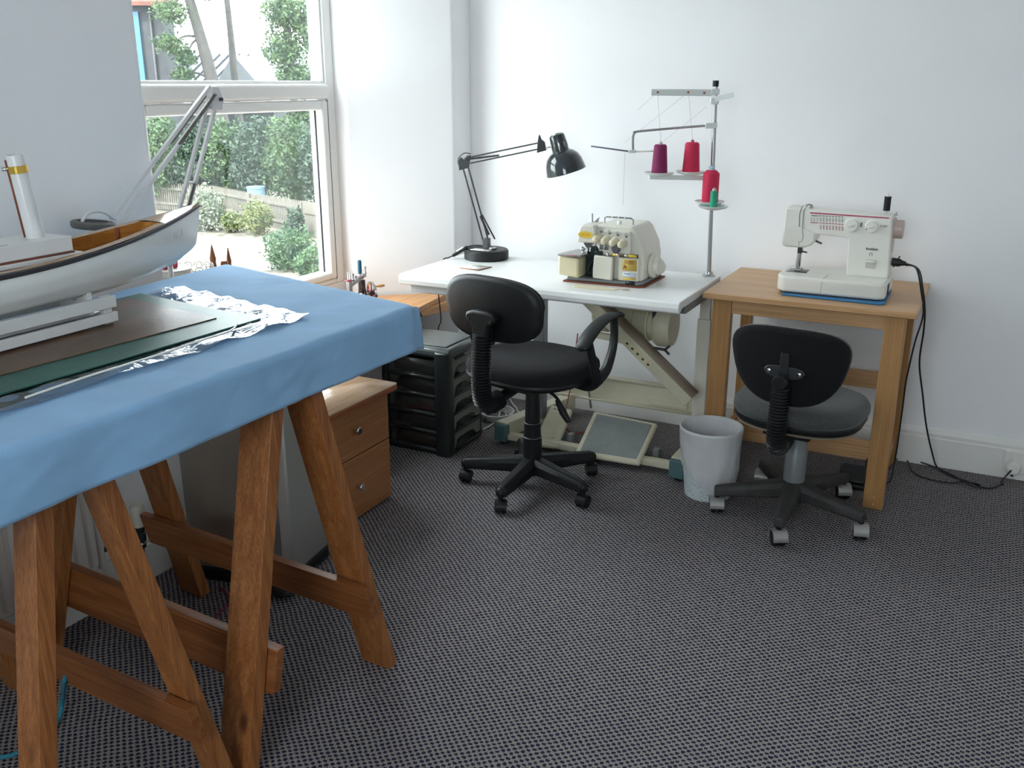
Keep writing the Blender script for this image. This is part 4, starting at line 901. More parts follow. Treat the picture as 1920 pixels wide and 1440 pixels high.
for cx, cy, fx0, fy0, fx1, fy1 in ((-1.70, 3.62, -1.775, 3.372, -1.665, 3.89), (-0.968, 3.60, -0.972, 3.325, -0.962, 3.89)):
    B((cx - 0.026, cy - 0.022, 0.06), (cx + 0.026, cy + 0.022, 0.60)).build('column', M_cream2 if cx > -1 else M_grey, ot, bev=0.003, world=True)
    B((cx - 0.020, cy - 0.016, 0.60), (cx + 0.020, cy + 0.016, SZT - 0.045)).build('inner_column', M_cream2, ot, bev=0.002, world=True)
    B((cx - 0.025, SY0 + 0.10, SZT - 0.062), (cx + 0.025, SY1 - 0.02, SZT - 0.031)).build('top_bearer', M_grey, ot, bev=0.003, world=True)
    f_ = MB().bar((fx0, fy0 + 0.02, 0.062), (fx1, fy1, 0.062), 0.058, 0.068).build('foot', M_cream, ot, bev=0.004, world=True)
    d_ = (Vector((fx1, fy1, 0)) - Vector((fx0, fy0, 0))).normalized()
    MB().bar(Vector((fx0, fy0, 0.052)), Vector((fx0, fy0, 0.052)) + d_ * 0.035, 0.062, 0.076).build('end_cap', M_teal, f_, bev=0.006, world=True)
    for k in (0.06, 0.9): MB().lathe([(0.017, 0), (0.019, 0.004), (0.010, 0.008), (0.007, 0.03)], Vector((fx0, fy0, 0)).lerp(Vector((fx1, fy1, 0)), k), n=14).build('levelling_foot', M_gasket, ot, world=True)
cp = B((-1.69, 3.612, 0.196), (-0.985, 3.634, 0.292)).build('cross_panel', M_cream, ot, bev=0.002, world=True)
B((-1.69, 3.592, 0.188), (-0.985, 3.634, 0.198)).build('panel_flange', M_cream, cp, world=True)
B((-1.69, 3.60, 0.288), (-0.985, 3.634, 0.296)).build('panel_flange', M_cream, cp, world=True)
B((-1.19, 3.603, 0.205), (-1.02, 3.612, 0.245)).build('panel_boss', M_cream, cp, bev=0.006, world=True)
# pedal rail and pedals
B((-1.745, 3.385, 0.022), (-1.0, 3.425, 0.048)).build('pedal_rail', M_cream, ot, bev=0.002, world=True)
def pedal(p, nm, tread):
    pts = [Vector(q) for q in p]; n_ = (pts[1] - pts[0]).cross(pts[3] - pts[0]).normalized()
    m = MB(); dn = n_ * -0.022
    vs = [q for q in pts] + [q + dn for q in pts]
    m.add(vs, [(0, 1, 2, 3), (7, 6, 5, 4), (0, 4, 5, 1), (1, 5, 6, 2), (2, 6, 7, 3), (3, 7, 4, 0)])
    pd_ = m.build(nm, M_cream, ot, bev=0.010, seg=3, world=True)
    c = sum(pts, Vector()) / 4
    if tread:
        vs = [c + (q - c) * 0.86 + n_ * 0.002 for q in pts]; vs += [q - n_ * 0.004 for q in vs]
        MB().add(vs, [(0, 1, 2, 3), (7, 6, 5, 4), (0, 4, 5, 1), (1, 5, 6, 2), (2, 6, 7, 3), (3, 7, 4, 0)]).build('tread', M_matgrey, pd_, bev=0.003, world=True)
    else:
        for k in range(3):
            for f in (0.18 + 0.0 * k, ) if k == 0 else (0.72 + 0.09 * k,):
                a = pts[0].lerp(pts[3], f).lerp(pts[1].lerp(pts[2], f), 0.2); b2 = pts[0].lerp(pts[3], f).lerp(pts[1].lerp(pts[2], f), 0.75)
                MB().bar(a + n_ * 0.001, b2 + n_ * 0.001, 0.006, 0.004, n_).build('tread_rib', M_cream2, pd_, world=True)
    return pd_
pedal([(-1.405, 3.330, 0.045), (-1.128, 3.345, 0.045), (-1.142, 3.600, 0.130), (-1.440, 3.625, 0.130)], 'pedal', True)
pedal([(-1.612, 3.358, 0.040), (-1.500, 3.376, 0.040), (-1.548, 3.640, 0.115), (-1.662, 3.660, 0.115)], 'presser_pedal', False)
for x in (-1.475, -1.095): B((x - 0.012, 3.44, 0.02), (x + 0.012, 3.47, 0.075)).build('pedal_hinge', M_grey, ot, bev=0.003, world=True)
# motor
mo = thing('motor', 'round cream clutch motor hanging under the white table top', 'motor', (-1.15, 3.50, 0.48))
MB().lathe([(0.05, 0), (0.078, 0.006), (0.086, 0.02), (0.086, 0.06), (0.078, 0.075), (0.03, 0.080)], (-1.150, 3.50, 0.570), (1, 0, 0), 36).build('end_cover', M_cream, mo, world=True)
MB().lathe([(0.055, 0), (0.065, 0.006), (0.065, 0.02), (0.072, 0.022), (0.072, 0.10), (0.062, 0.105), (0.062, 0.21)], (-1.335, 3.50, 0.575), (1, 0, 0), 32).build('body', M_cream, mo, world=True)
MB().lathe([(0.04, 0), (0.094, 0.004), (0.098, 0.012), (0.098, 0.05), (0.09, 0.056)], (-1.395, 3.50, 0.615), (1, 0, 0), 36).build('belt_guard', M_cream, mo, world=True)
for x in (-1.31, -1.24, -1.175): MB().lathe([(0.074, 0), (0.075, 0.004), (0.074, 0.008)], (x, 3.50, 0.575), (1, 0, 0), 32).build('casing_rib', M_cream, mo, world=True)
B((-1.33, 3.44, 0.630), (-1.15, 3.56, SZT - 0.0305)).build('mounting', M_cream, mo, bev=0.006, world=True)
MB().bar((-1.43, 3.48, 0.505), (-1.20, 3.48, 0.485), 0.02, 0.026).build('lever', M_cream, mo, bev=0.003, world=True)
MB().cyl((-1.432, 3.465, 0.505), (-1.432, 3.495, 0.505), 0.012, n=14).build('lever_boss', M_grey, mo, world=True)
MB().tube([(-1.16, 3.475, 0.66), (-1.14, 3.445, 0.63), (-1.14, 3.44, 0.575)], 0.010, 8, 4).build('cable_gland', M_blkmetal, mo, world=True)
MB().cyl((-1.15, 3.46, 0.482), (-1.09, 3.455, 0.482), 0.006, n=8).build('wing_bolt', M_blkmetal, mo, world=True)
for a in (0.5, -0.5): MB().bar((-1.095, 3.455, 0.482), (-1.075, 3.455, 0.482 + a * 0.035), 0.004, 0.009).build('wing', M_blkmetal, mo, world=True)
mo.location.y += 0.038
# waste chute
ch = thing('waste_chute', 'long cream metal waste chute slanting down below the overlocker', 'chute', (-1.2, 3.42, 0.30))
ca, cb_ = Vector((-1.405, 3.42, 0.690)), Vector((-0.955, 3.42, 0.318))
MB().bar(ca, cb_, 0.088, 0.046, (0, 0, 1)).build('channel', M_cream, ch, bev=0.002, world=True)
dch = (cb_ - ca).normalized(); nch = Vector((-dch.z, 0, dch.x))
MB().bar(ca + nch * 0.0245, cb_ + nch * 0.0245, 0.086, 0.003, nch).build('cover', M_tan, ch, world=True)
q0 = ca.lerp(cb_, 0.40) + Vector((0, -0.045, 0)) - nch * 0.005; q1 = ca.lerp(cb_, 0.66) + Vector((0, -0.045, 0)) - nch * 0.005
lb = MB().bar(q0, q1, 0.003, 0.026, nch).build('switch_plate', mat('switch_plate', (0.66, 0.60, 0.40), 0.4), ch, bev=0.001, world=True)
for k in range(5):
    c = q0.lerp(q1, 0.12 + 0.19 * k) + Vector((0, -0.002, 0)); MB().bar(c, c + dch * 0.010, 0.002, 0.008, nch).build('button', M_print, lb, world=True)
tag(MB().tube([(-1.437, 3.5, 0.495), (-1.45, 3.56, 0.30), (-1.452, 3.615, 0.145)], 0.005, 8).build('pedal_rod', M_steel), 'thin steel rod linking the grey pedal to the motor lever', 'rod')
tag(MB().tube([(-1.49, 3.54, 0.49), (-1.535, 3.585, 0.25), (-1.56, 3.58, 0.08), (-1.545, 3.62, 0.012), (-1.50, 3.67, 0.006), (-1.47, 3.68, 0.006)], 0.003, 6, 6).build('pink_string', mat('pink_string', (0.45, 0.10, 0.10), 0.7)), 'pink string hanging behind the small cream pedal', 'string')
# ================================================================== OVERLOCKER MACHINE
ol = thing('overlocker', 'cream industrial overlocker machine on the white table', 'overlocker', (-1.29, 3.42, SZT))
M_dark = mat('dark_machine_steel', (0.035, 0.045, 0.05), 0.35, 0.6)
bz = SZT
def ox(px, y): return aty(px, 500, y).x
plan([(-1.452, 3.292), (-1.150, 3.305), (-1.130, 3.32), (-1.128, 3.555), (-1.44, 3.555)], bz, bz + 0.006).build('gasket_mat', mat('red_brown_felt', (0.20, 0.06, 0.03), 0.8), ol, world=True)
plan([(-1.440, 3.300), (-1.158, 3.312), (-1.140, 3.33), (-1.140, 3.545), (-1.43, 3.545)], bz + 0.006, bz + 0.020).build('sole_plate', M_grey, ol, bev=0.004, world=True)
def OF(poly, y0, y1): return MB().prism([(p[0], p[1]) for p in poly], (0, y0, bz), (1, 0, 0), (0, 0, 1), (0, y1 - y0, 0))
OF([(-1.320, 0.018), (-1.150, 0.018), (-1.142, 0.03), (-1.142, 0.105), (-1.150, 0.150), (-1.178, 0.205), (-1.195, 0.222), (-1.335, 0.222), (-1.345, 0.212), (-1.345, 0.115), (-1.320, 0.110)], 3.335, 3.535).build('body', M_cream2, ol, bev=0.008, seg=3, world=True)
OF([(-1.312, 0.110), (-1.190, 0.110), (-1.195, 0.205), (-1.330, 0.205), (-1.330, 0.15)], 3.318, 3.34).build('front_casting', M_cream2, ol, bev=0.006, world=True)
hd_ = OF([(-1.400, 0.155), (-1.330, 0.155), (-1.326, 0.205), (-1.335, 0.222), (-1.385, 0.222), (-1.395, 0.205)], 3.300, 3.42).build('head', M_cream2, ol, bev=0.006, seg=3, world=True)
lg = MB().prism(superellipse(0.030, 0.013, 2, 24), (-1.366, 3.2995, bz + 0.186), (1, 0, 0), (0, 0, 1), (0, -0.001, 0)).build('badge', M_yellow, hd_, world=True)
for k in range(5): MB().box((-1.384 + 0.0075 * k, 3.2980, bz + 0.1835), (-1.380 + 0.0075 * k, 3.2985, bz + 0.1885)).build('badge_mark', M_orange, lg, world=True)
OF([(ox(1046, 3.272), 0.030), (ox(1084, 3.272), 0.022), (ox(1084, 3.272), 0.098), (ox(1046, 3.272), 0.104)], 3.272, 3.42).build('left_cover', mat('yellowed_cream_plastic', (0.70, 0.63, 0.42), 0.35), ol, bev=0.008, seg=3, world=True)
plan([(ox(1045, 3.266), 3.266), (ox(1087, 3.266), 3.266), (-1.365, 3.43), (-1.43, 3.43)], bz + 0.104, bz + 0.112).build('cloth_plate', M_silver, ol, bev=0.002, world=True)
OF([(-1.40, 0.022), (-1.300, 0.022), (-1.300, 0.112), (-1.40, 0.112)], 3.345, 3.40).build('looper_bay', M_dark, ol, bev=0.003, world=True)
MB().tube([(-1.365, 3.33, bz + 0.04), (-1.358, 3.328, bz + 0.07), (-1.340, 3.33, bz + 0.095)], 0.006, 8, 4).build('looper', M_dark, ol, world=True)
OF([(ox(1111, 3.298), 0.024), (ox(1147, 3.298), 0.020), (ox(1148, 3.298), 0.108), (ox(1113, 3.298), 0.112), (ox(1111, 3.298), 0.06)], 3.298, 3.318).build('front_cover', M_cream2, ol, bev=0.005, seg=3, world=True)
OF([(-1.236, 0.022), (-1.156, 0.022), (-1.156, 0.108), (-1.236, 0.108)], 3.312, 3.34).build('right_cover', M_cream2, ol, bev=0.003, world=True)
B((-1.262, 3.309, bz + 0.112), (-1.158, 3.312, bz + 0.124)).build('label_strip', mat('dark_label', (0.09, 0.075, 0.06), 0.4), ol, world=True)
for x, wd in ((-1.258, 0.028), (-1.200, 0.038)): B((x, 3.307, bz + 0.1135), (x + wd, 3.309, bz + 0.1225)).build('strip_label', M_yellow, ol, world=True)
wlab = B((-1.218, 3.309, bz + 0.062), (-1.162, 3.3115, bz + 0.104)).build('warning_label', mat('mustard_label', (0.55, 0.38, 0.07), 0.45), ol, world=True)
MB().prism([(-0.007, 0), (0.007, 0), (0, 0.012)], (-1.208, 3.3085, bz + 0.072), (1, 0, 0), (0, 0, 1), (0, -0.0006, 0)).build('warning_triangle', M_edge, wlab, world=True)
for k in range(5): B((-1.210, 3.3080, bz + 0.087 + 0.003 * k), (-1.172 - 0.006 * (k % 2), 3.3088, bz + 0.0882 + 0.003 * k)).build('label_line', M_edge, wlab, world=True)
wl2 = B((-1.216, 3.309, bz + 0.036), (-1.164, 3.3115, bz + 0.055)).build('maker_label', mat('pale_blue_label', (0.62, 0.68, 0.74), 0.4), ol, world=True)
B((-1.209, 3.3080, bz + 0.049), (-1.186, 3.3088, bz + 0.0515)).build('label_line', M_print, wl2, world=True)
B((-1.216, 3.309, bz + 0.028), (-1.164, 3.3115, bz + 0.035)).build('maker_label', M_yellow, ol, world=True)
B((-1.204, 3.308, bz + 0.010), (-1.168, 3.314, bz + 0.022)).build('vent', M_dark, ol, world=True)
for k in range(4):
    x = -1.318 + 0.0335 * k; z = bz + 0.178 - 0.004 * k
    MB().lathe([(0.006, 0), (0.016, 0.004), (0.0145, 0.014), (0.0135, 0.026), (0.010, 0.033), (0.003, 0.036)], (x, 3.322, z), (-0.28, -0.92, -0.30), 20).build('tension_dial', mat('ivory_dial_%d' % k, (0.66, 0.60, 0.44), 0.35), ol, world=True)
    MB().lathe([(0.007, 0), (0.008, 0.004), (0.004, 0.008), (0.006, 0.014)], (x + 0.008, 3.322, z + 0.022), (0, -0.8, 0.5), 12).build('thread_eyelet', M_chrome, ol, world=True)
MB().lathe([(0.018, 0), (0.0185, 0.003), (0.016, 0.006)], (-1.248, 3.318, bz + 0.140), (0, -1, 0), 24).build('sight_glass', mat('sight_glass', (0.16, 0.14, 0.16), 0.12, spec=0.7), ol, world=True)
MB().lathe([(0.012, 0), (0.012, 0.007)], (-1.248, 3.316, bz + 0.140), (0, -1, 0), 20).build('sight_glass_eye', M_steel, ol, world=True)
MB().tube([(-1.322, 3.38, bz + 0.215), (-1.322, 3.38, bz + 0.242), (-1.314, 3.38, bz + 0.247), (-1.215, 3.38, bz + 0.247), (-1.207, 3.38, bz + 0.240), (-1.207, 3.38, bz + 0.212)], 0.003, 8).build('thread_rail', M_steel, ol, world=True)
for x in (-1.29, -1.265, -1.24): MB().cyl((x - 0.002, 3.38, bz + 0.247), (x + 0.002, 3.38, bz + 0.247), 0.0042, n=10).build('rail_eyelet', M_white, ol, world=True)
MB().cyl((-1.262, 3.38, bz + 0.218), (-1.262, 3.38, bz + 0.236), 0.008, n=14).build('oil_window', M_white, ol, world=True)
MB().lathe([(0.005, 0), (0.005, 0.01), (0.0042, 0.012), (0.0042, 0.036)], (-1.378, 3.39, bz + 0.218), n=12).build('presser_screw', M_steel, ol, world=True)
MB().prism([(0, 0), (0.018, 0), (0.024, 0.022), (0.012, 0.012)], (-1.372, 3.39, bz + 0.220), (1, 0, 0), (0, 0, 1), (0, 0.004, 0)).build('spring_clip', M_steel, ol, world=True)
MB().cyl((-1.366, 3.33, bz + 0.158), (-1.366, 3.33, bz + 0.115), 0.0045, n=10).build('needle_bar', M_steel, ol, world=True)
MB().prism([(-0.026, 0.155), (0.016, 0.155), (0.004, 0.132), (-0.012, 0.132)], (-1.362, 3.325, bz), (1, 0, 0), (0, 0, 1), (0, 0.03, 0)).build('needle_clamp', M_steel, ol, bev=0.002, world=True)
B((-1.382, 3.30, bz + 0.111), (-1.358, 3.345, bz + 0.122)).build('presser_foot', M_chrome, ol, bev=0.003, world=True)
MB().ball((-1.382, 3.312, bz + 0.128), 0.010, 12, 8).build('thread_nipper', M_chrome, ol, world=True)
B((-1.352, 3.315, bz + 0.105), (-1.325, 3.35, bz + 0.140)).build('knife_arm', M_dark, ol, bev=0.004, world=True)
B((-1.330, 3.305, bz + 0.112), (-1.300, 3.32, bz + 0.127)).build('knife_holder', M_dark, ol, bev=0.003, world=True)
for x in (-1.306, -1.285): B((x - 0.008, 3.308, bz + 0.132), (x + 0.006, 3.32, bz + 0.150)).build('thread_guide', M_steel, ol, bev=0.002, world=True)
for x in (-1.278, -1.238, -1.205): MB().ball((x, 3.309, bz + 0.118), 0.007, 10, 6).build('guide_screw', M_chrome, ol, world=True)
B((-1.420, 3.257, bz + 0.1092), (-1.385, 3.275, bz + 0.1100)).build('red_sticker', mat('red_sticker', (0.45, 0.08, 0.09), 0.5), ol, world=True)
MB().lathe([(0.040, 0), (0.046, 0.004), (0.046, 0.016), (0.034, 0.020), (0.032, 0.034), (0.024, 0.038)], (-1.143, 3.42, bz + 0.068), (1, 0, 0), 32).build('hand_wheel', M_cream2, ol, world=True)
OF([(-1.20, 0.02), (-1.125, 0.02), (-1.118, 0.05), (-1.135, 0.075), (-1.20, 0.075)], 3.47, 3.54).build('belt_cover', M_cream2, ol, bev=0.008, seg=3, world=True)
tag(plan([(-1.395, 3.262), (-1.37, 3.215), (-1.30, 3.205), (-1.215, 3.225), (-1.205, 3.262), (-1.24, 3.25), (-1.275, 3.268), (-1.33, 3.262)], SZT + 0.0004, SZT + 0.0022).build('paper_scrap', mat('cream_paper', (0.66, 0.60, 0.42), 0.8), None), 'torn cream paper scrap on the table in front of the overlocker', 'paper scrap')
tag(MB().lathe([(0.016, 0.0002), (0.016, 0.0017), (0.006, 0.003)], (-1.183, 3.255, SZT), n=16).build('button', mat('beige_button', (0.45, 0.40, 0.33), 0.5)), 'small beige button on the table beside the paper scrap', 'button')
# coaster card
cdn = thing('card', 'white card with red edge lying on the table near the lamp', 'card', (-1.89, 3.385, SZT))
plan([(-1.946, 3.351), (-1.849, 3.335), (-1.833, 3.421), (-1.936, 3.437)], SZT + 0.0005, SZT + 0.004).build('base', M_edge, cdn, world=True)
plan([(-1.944, 3.353), (-1.851, 3.3375), (-1.835, 3.419), (-1.934, 3.435)], SZT + 0.004, SZT + 0.0046).build('face', M_white, cdn, world=True)
for k in range(4): plan([(-1.915 + 0.013 * k, 3.396), (-1.907 + 0.013 * k, 3.395), (-1.905 + 0.013 * k, 3.404), (-1.913 + 0.013 * k, 3.405)], SZT + 0.0046, SZT + 0.0049).build('print_mark', M_grey, cdn, world=True)
# ================================================================== BLACK DESK LAMP
LB = Vector((-1.955, 3.600, SZT))
lp = thing('desk_lamp', 'glossy black spring arm desk lamp on the white table', 'lamp', LB)
MB().lathe([(0.094, 0), (0.097, 0.003), (0.097, 0.036), (0.091, 0.042), (0.0, 0.043)], LB, n=48).build('base', M_blk, lp, world=True)
B((LB.x - 0.05, LB.y - 0.058, SZT + 0.043), (LB.x + 0.04, LB.y - 0.01, SZT + 0.0436)).build('base_label', M_white, lp, world=True)
pv = LB + Vector((0, 0, 0.055))
B(pv + Vector((-0.012, -0.012, -0.012)), pv + Vector((0.016, 0.012, 0.035))).build('base_bracket', M_blkmetal, lp, bev=0.003, world=True)
B(pv + Vector((0.02, -0.015, -0.012)), pv + Vector((0.045, 0.012, -0.004))).build('clamp_plate', M_steel, lp, world=True)
el = Vector((-2.040, 3.565, 1.172)); a0 = pv + Vector((0, 0, 0.015))
dv = (el - a0).normalized(); sd2 = Vector((0.89, 0.45, 0)); sd2 = (sd2 - dv * sd2.dot(dv)).normalized()
for o in (-0.011, 0.011): MB().bar(a0 + sd2 * o, el + sd2 * o, 0.007, 0.007, dv.cross(sd2)).build('lower_arm', M_blkmetal, lp, bev=0.001, world=True)
for o in (-0.004, 0.004):
    w_ = dv.cross(sd2) * o * 2.5; spring(a0 + sd2 * 0.02 + w_ + dv * 0.03, a0.lerp(el, 0.33) + sd2 * 0.006 + w_, 0.004, 22).build('spring', M_blkmetal, lp, world=True)
MB().bar(pv + Vector((0.035, 0.015, 0.03)), a0.lerp(el, 0.34) + sd2 * 0.014, 0.004, 0.006).build('link', M_blkmetal, lp, world=True)
he = Vector((-1.745, 3.700, 1.240)); b0 = el + Vector((0.012, 0.006, 0.004))
db = (he - b0).normalized(); up2 = Vector((0, 0, 1)); up2 = (up2 - db * up2.z).normalized()
for o in (0.016, -0.016): MB().bar(b0 + up2 * o, he + up2 * o, 0.006, 0.006, up2).build('upper_arm', M_blkmetal, lp, bev=0.001, world=True)
for o in (-0.005, 0.005):
    w_ = db.cross(up2) * o * 1.6; spring(b0 + up2 * 0.010 + w_, b0.lerp(he, 0.42) - up2 * 0.006 + w_, 0.0035, 26).build('spring', M_blkmetal, lp, world=True)
MB().prism([(-0.022, -0.03), (0.022, -0.03), (0.03, 0.02), (0.012, 0.022), (0.0, 0.008), (-0.012, 0.022), (-0.026, 0.016)], el - sd2 * 0.0 + dv.cross(sd2) * 0.008, sd2, Vector((0, 0, 1)), dv.cross(sd2) * -0.016).build('elbow_plate', M_blkmetal, lp, bev=0.002, world=True)
MB().tube([el - sd2 * 0.02 + Vector((0, 0, -0.02)), el - sd2 * 0.026 + Vector((0, 0, 0.015)), el + sd2 * 0.0 + Vector((0, 0, 0.035)), el + sd2 * 0.03 + Vector((0, 0, 0.025))], 0.0022, 6, 5).build('flex', M_cord, lp, world=True)
MB().prism([(-0.016, -0.026), (0.026, -0.026), (0.018, 0.010), (0.004, 0.024), (-0.004, 0.046), (-0.009, 0.044), (-0.014, 0.018)], he + db.cross(up2) * 0.007, sd2, Vector((0, 0, 1)), db.cross(up2) * -0.014).build('head_bracket', M_blkmetal, lp, bev=0.002, world=True)
sa = Vector((-1.682, 3.718, 1.288)); sx_ = Vector((0.20, 0.10, -0.97)).normalized() * -1
sx_ = (Vector((-1.642, 3.740, 1.13)) - sa).normalized()
MB().tube([he + Vector((0.018, 0.008, -0.012)), he + Vector((0.035, 0.01, -0.006)), sa + sx_ * 0.045], 0.004, 8).build('swivel', M_chrome, lp, world=True)
sh_ = MB().lathe([(0.022, 0.0), (0.030, 0.004), (0.033, 0.012), (0.036, 0.075), (0.040, 0.078)], sa, sx_, 32).build('lamp_cap', M_blkgl, lp, world=True)
for k in range(10):
    a = 2 * PI * k / 10; e1 = sx_.orthogonal().normalized(); e2 = sx_.cross(e1); r_ = e1 * math.cos(a) + e2 * math.sin(a)
    MB().bar(sa + sx_ * 0.035 + r_ * 0.0345, sa + sx_ * 0.058 + r_ * 0.0355, 0.004, 0.002, r_).build('vent_slot', M_steel, sh_, world=True)
for r_, h_ in ((0.010, -0.001), (0.020, 0.0005)): MB().lathe([(r_, h_), (r_ + 0.003, h_ - 0.001), (r_ + 0.004, h_ + 0.001)], sa, sx_, 20, close=False).build('cap_ring', M_steel, sh_, world=True)
shp = [(0.036, 0.072), (0.052, 0.080), (0.068, 0.096), (0.078, 0.118), (0.083, 0.145), (0.085, 0.160), (0.087, 0.161), (0.085, 0.163)]
MB().lathe(shp + [(r - 0.002, h + 0.0015) for r, h in reversed(shp[:-2])], sa, sx_, 40, close=False).build('shade', M_blkgl, lp, world=True)
MB().ball(sa + sx_ * 0.115, 0.026, 14, 8).build('bulb', mat('opal_bulb', (0.7, 0.68, 0.62), 0.3), lp, world=True)
fx = thing('inline_switch', 'black cable switch with white rocker lying beside the lamp base', 'switch', (-2.06, 3.545, SZT))
sw0, sw1 = Vector((-2.085, 3.530, SZT + 0.012)), Vector((-2.025, 3.560, SZT + 0.052))
MB().bar(sw0, sw1, 0.018, 0.014).build('body', M_blk, fx, bev=0.005, seg=3, world=True)
nn = (sw1 - sw0).normalized(); MB().bar(sw0.lerp(sw1, 0.3) + Vector((0.0, -0.005, 0.009)), sw0.lerp(sw1, 0.75) + Vector((0, -0.005, 0.009)), 0.012, 0.006).build('rocker', M_white, fx, bev=0.001, world=True)
MB().tube([sw1, (-2.0, 3.575, SZT + 0.058), (-1.97, 3.592, SZT + 0.056)], 0.0028, 6, 5).build('flex', M_cord, fx, world=True)
MB().tube([sw0, (-2.100, 3.52, SZT + 0.004), (-2.118, 3.50, SZT - 0.01), (-2.125, 3.47, SZT - 0.12), (-2.118, 3.475, 0.50), (-2.13, 3.47, 0.45), (-2.15, 3.47, 0.30), (-2.16, 3.47, 0.02)], 0.0028, 6, 6).build('flex', M_cord, fx, world=True)
# ================================================================== THREAD STAND
TB = Vector((-0.980, 3.655, SZT))
ts = thing('thread_stand', 'tall steel thread stand with spool trays on the table corner', 'thread stand', TB)
ptop = Vector((-1.000, 3.652, 1.478))
MB().cyl(TB, ptop, 0.0085, n=14).build('pole', M_steel, ts, world=True)
MB().lathe([(0.026, 0), (0.026, 0.004), (0.016, 0.008), (0.014, 0.018)], TB, n=20).build('base_flange', M_steel, ts, world=True)
MB().cyl(ptop, ptop + Vector((0, 0, 0.022)), 0.0115, n=14).build('top_cap', M_blk, ts, world=True)
M_plate = mat('white_enamel_plate', (0.72, 0.76, 0.74), 0.3)
xb = Vector((0.885, 0.466, 0))
def pp(px, py): return atv(px, py, TB.x, TB.y)
MB().bar(pp(1221, 173), pp(1336, 174), 0.004, 0.024, (0, 0, 1)).build('guide_bar', M_plate, ts, bev=0.001, world=True)
MB().bar(ptop + Vector((0.0, -0.012, -0.045)), ptop + Vector((0.075, -0.02, -0.028)), 0.004, 0.018).build('guide_bar', M_plate, ts, bev=0.001, world=True)
for z in (-0.018, -0.052): MB().bar(ptop + Vector((-0.014, -0.008, z)), ptop + Vector((0.014, 0.004, z)), 0.026, 0.022).build('clamp', M_plate, ts, bev=0.002, world=True)
for x, y in ((1233, 173), (1290, 173), (1320, 174)): MB().cyl(pp(x, y) + Vector((0.003, -0.005, 0)), pp(x, y) + Vector((-0.003, 0.005, 0)), 0.004, n=10).build('eyelet', M_edge, ts, world=True)
MB().tube([pp(1331, 236), pp(1318, 236), pp(1200, 246), pp(1190, 250), pp(1187, 258), pp(1187, 284)], 0.0045, 8, 4).build('arm', M_steel, ts, world=True)
MB().bar(pp(1322, 236), pp(1344, 235), 0.024, 0.020).build('arm_clamp', M_plate, ts, bev=0.002, world=True)
MB().bar(pp(1178, 284), pp(1192, 284), 0.016, 0.012).build('guide_clamp', M_plate, ts, bev=0.002, world=True)
MB().tube([pp(1180, 284), pp(1108, 274)], 0.0030, 8).build('thread_guide', mat('violet_steel', (0.22, 0.20, 0.27), 0.3, 0.8), ts, world=True)
MB().bar(pp(1192, 284), pp(1244, 283), 0.004, 0.006).build('thread_guide', M_white, ts, world=True)
MB().bar(pp(1218, 332), pp(1334, 334), 0.006, 0.018, (0, 0, 1)).build('tray_arm', M_plate, ts, bev=0.001, world=True)
MB().bar(ptop.lerp(TB, 0.585) + Vector((-0.01, -0.012, 0)), ptop.lerp(TB, 0.585) + Vector((0.02, -0.05, 0)), 0.006, 0.014).build('tray_arm', M_plate, ts, bev=0.001, world=True)
def dish(p, r=0.052): return MB().lathe([(0.006, -0.004), (0.028, -0.004), (r - 0.006, 0.004), (r, 0.010), (r - 0.002, 0.011), (r - 0.008, 0.006), (0.028, 0.0), (0.006, 0.0)], p, n=32)
spools = [(pp(1236, 327), 0.112, 0.0310, 0.0245, M_plum, 'plum purple cone of thread on the stand tray', True), (pp(1295, 325), 0.116, 0.0335, 0.0270, M_red, 'crimson cone of thread on the stand tray', True),
          (pp(1331, 378) + Vector((0.013, -0.05, 0)), 0.132, 0.0310, 0.0300, M_red, 'crimson spool of thread with pale blue top', False), (pp(1337, 388) + Vector((0.034, -0.125, 0.012)), 0.064, 0.0130, 0.0115, M_green, 'small green reel of thread below the crimson spool', False)]
for k, (p, h, r0_, r1_, m_, lab, cone) in enumerate(spools):
    dish(p + Vector((0, 0, -0.002)), 0.058).build('spool_dish', M_plate, ts, world=True)
    MB().cyl(p + Vector((0, 0, -0.004)), p + Vector((0, 0, h + 0.012)), 0.0022, n=8).build('spool_pin', M_steel, ts, world=True)
    if k >= 2: MB().bar(p + Vector((0, 0, -0.006)), Vector((ptop.x * 0.5 + TB.x * 0.5, TB.y, p.z - 0.006)), 0.012, 0.006).build('dish_arm', M_plate, ts, world=True)
    t_ = thing('thread_cone' if cone else 'thread_spool', lab, 'thread', p, 0, 'threads on the stand')
    if cone: MB().lathe([(r0_ * 0.96, 0.0005), (r0_, 0.004), (r1_, h - 0.006), (r1_ * 0.8, h)], p, n=28).build('thread', m_, t_, world=True)
    else: MB().lathe([(r0_ * 0.9, 0.0005), (r0_, 0.006), (r0_, h - 0.02 if k == 2 else h - 0.004), (r0_ * 0.6, h - 0.008 if k == 2 else h)], p, n=28).build('thread', m_, t_, world=True)
    MB().lathe([(0.008, h - 0.012), (0.0125 if k == 2 else 0.007, h), (0.0125 if k == 2 else 0.007, h + 0.006), (0.006, h + 0.008)], p, n=18).build('spool_core', mat('spool_core_%d' % k, ((0.62, 0.42, 0.48), (0.5, 0.05, 0.1), (0.45, 0.62, 0.72), (0.5, 0.48, 0.42))[k], 0.4), t_, world=True)
M_fine = mat('fine_thread', (0.45, 0.30, 0.34), 0.8)
thr = [(spools[0][0] + Vector((0, 0, 0.125)), pp(1233, 174)), (spools[1][0] + Vector((0, 0, 0.128)), pp(1291, 174)), (pp(1230, 175), pp(1196, 206)), (pp(1288, 175), pp(1170, 268)), (pp(1172, 283), pp(1168, 385)), (pp(1325, 200), pp(1240, 268))]
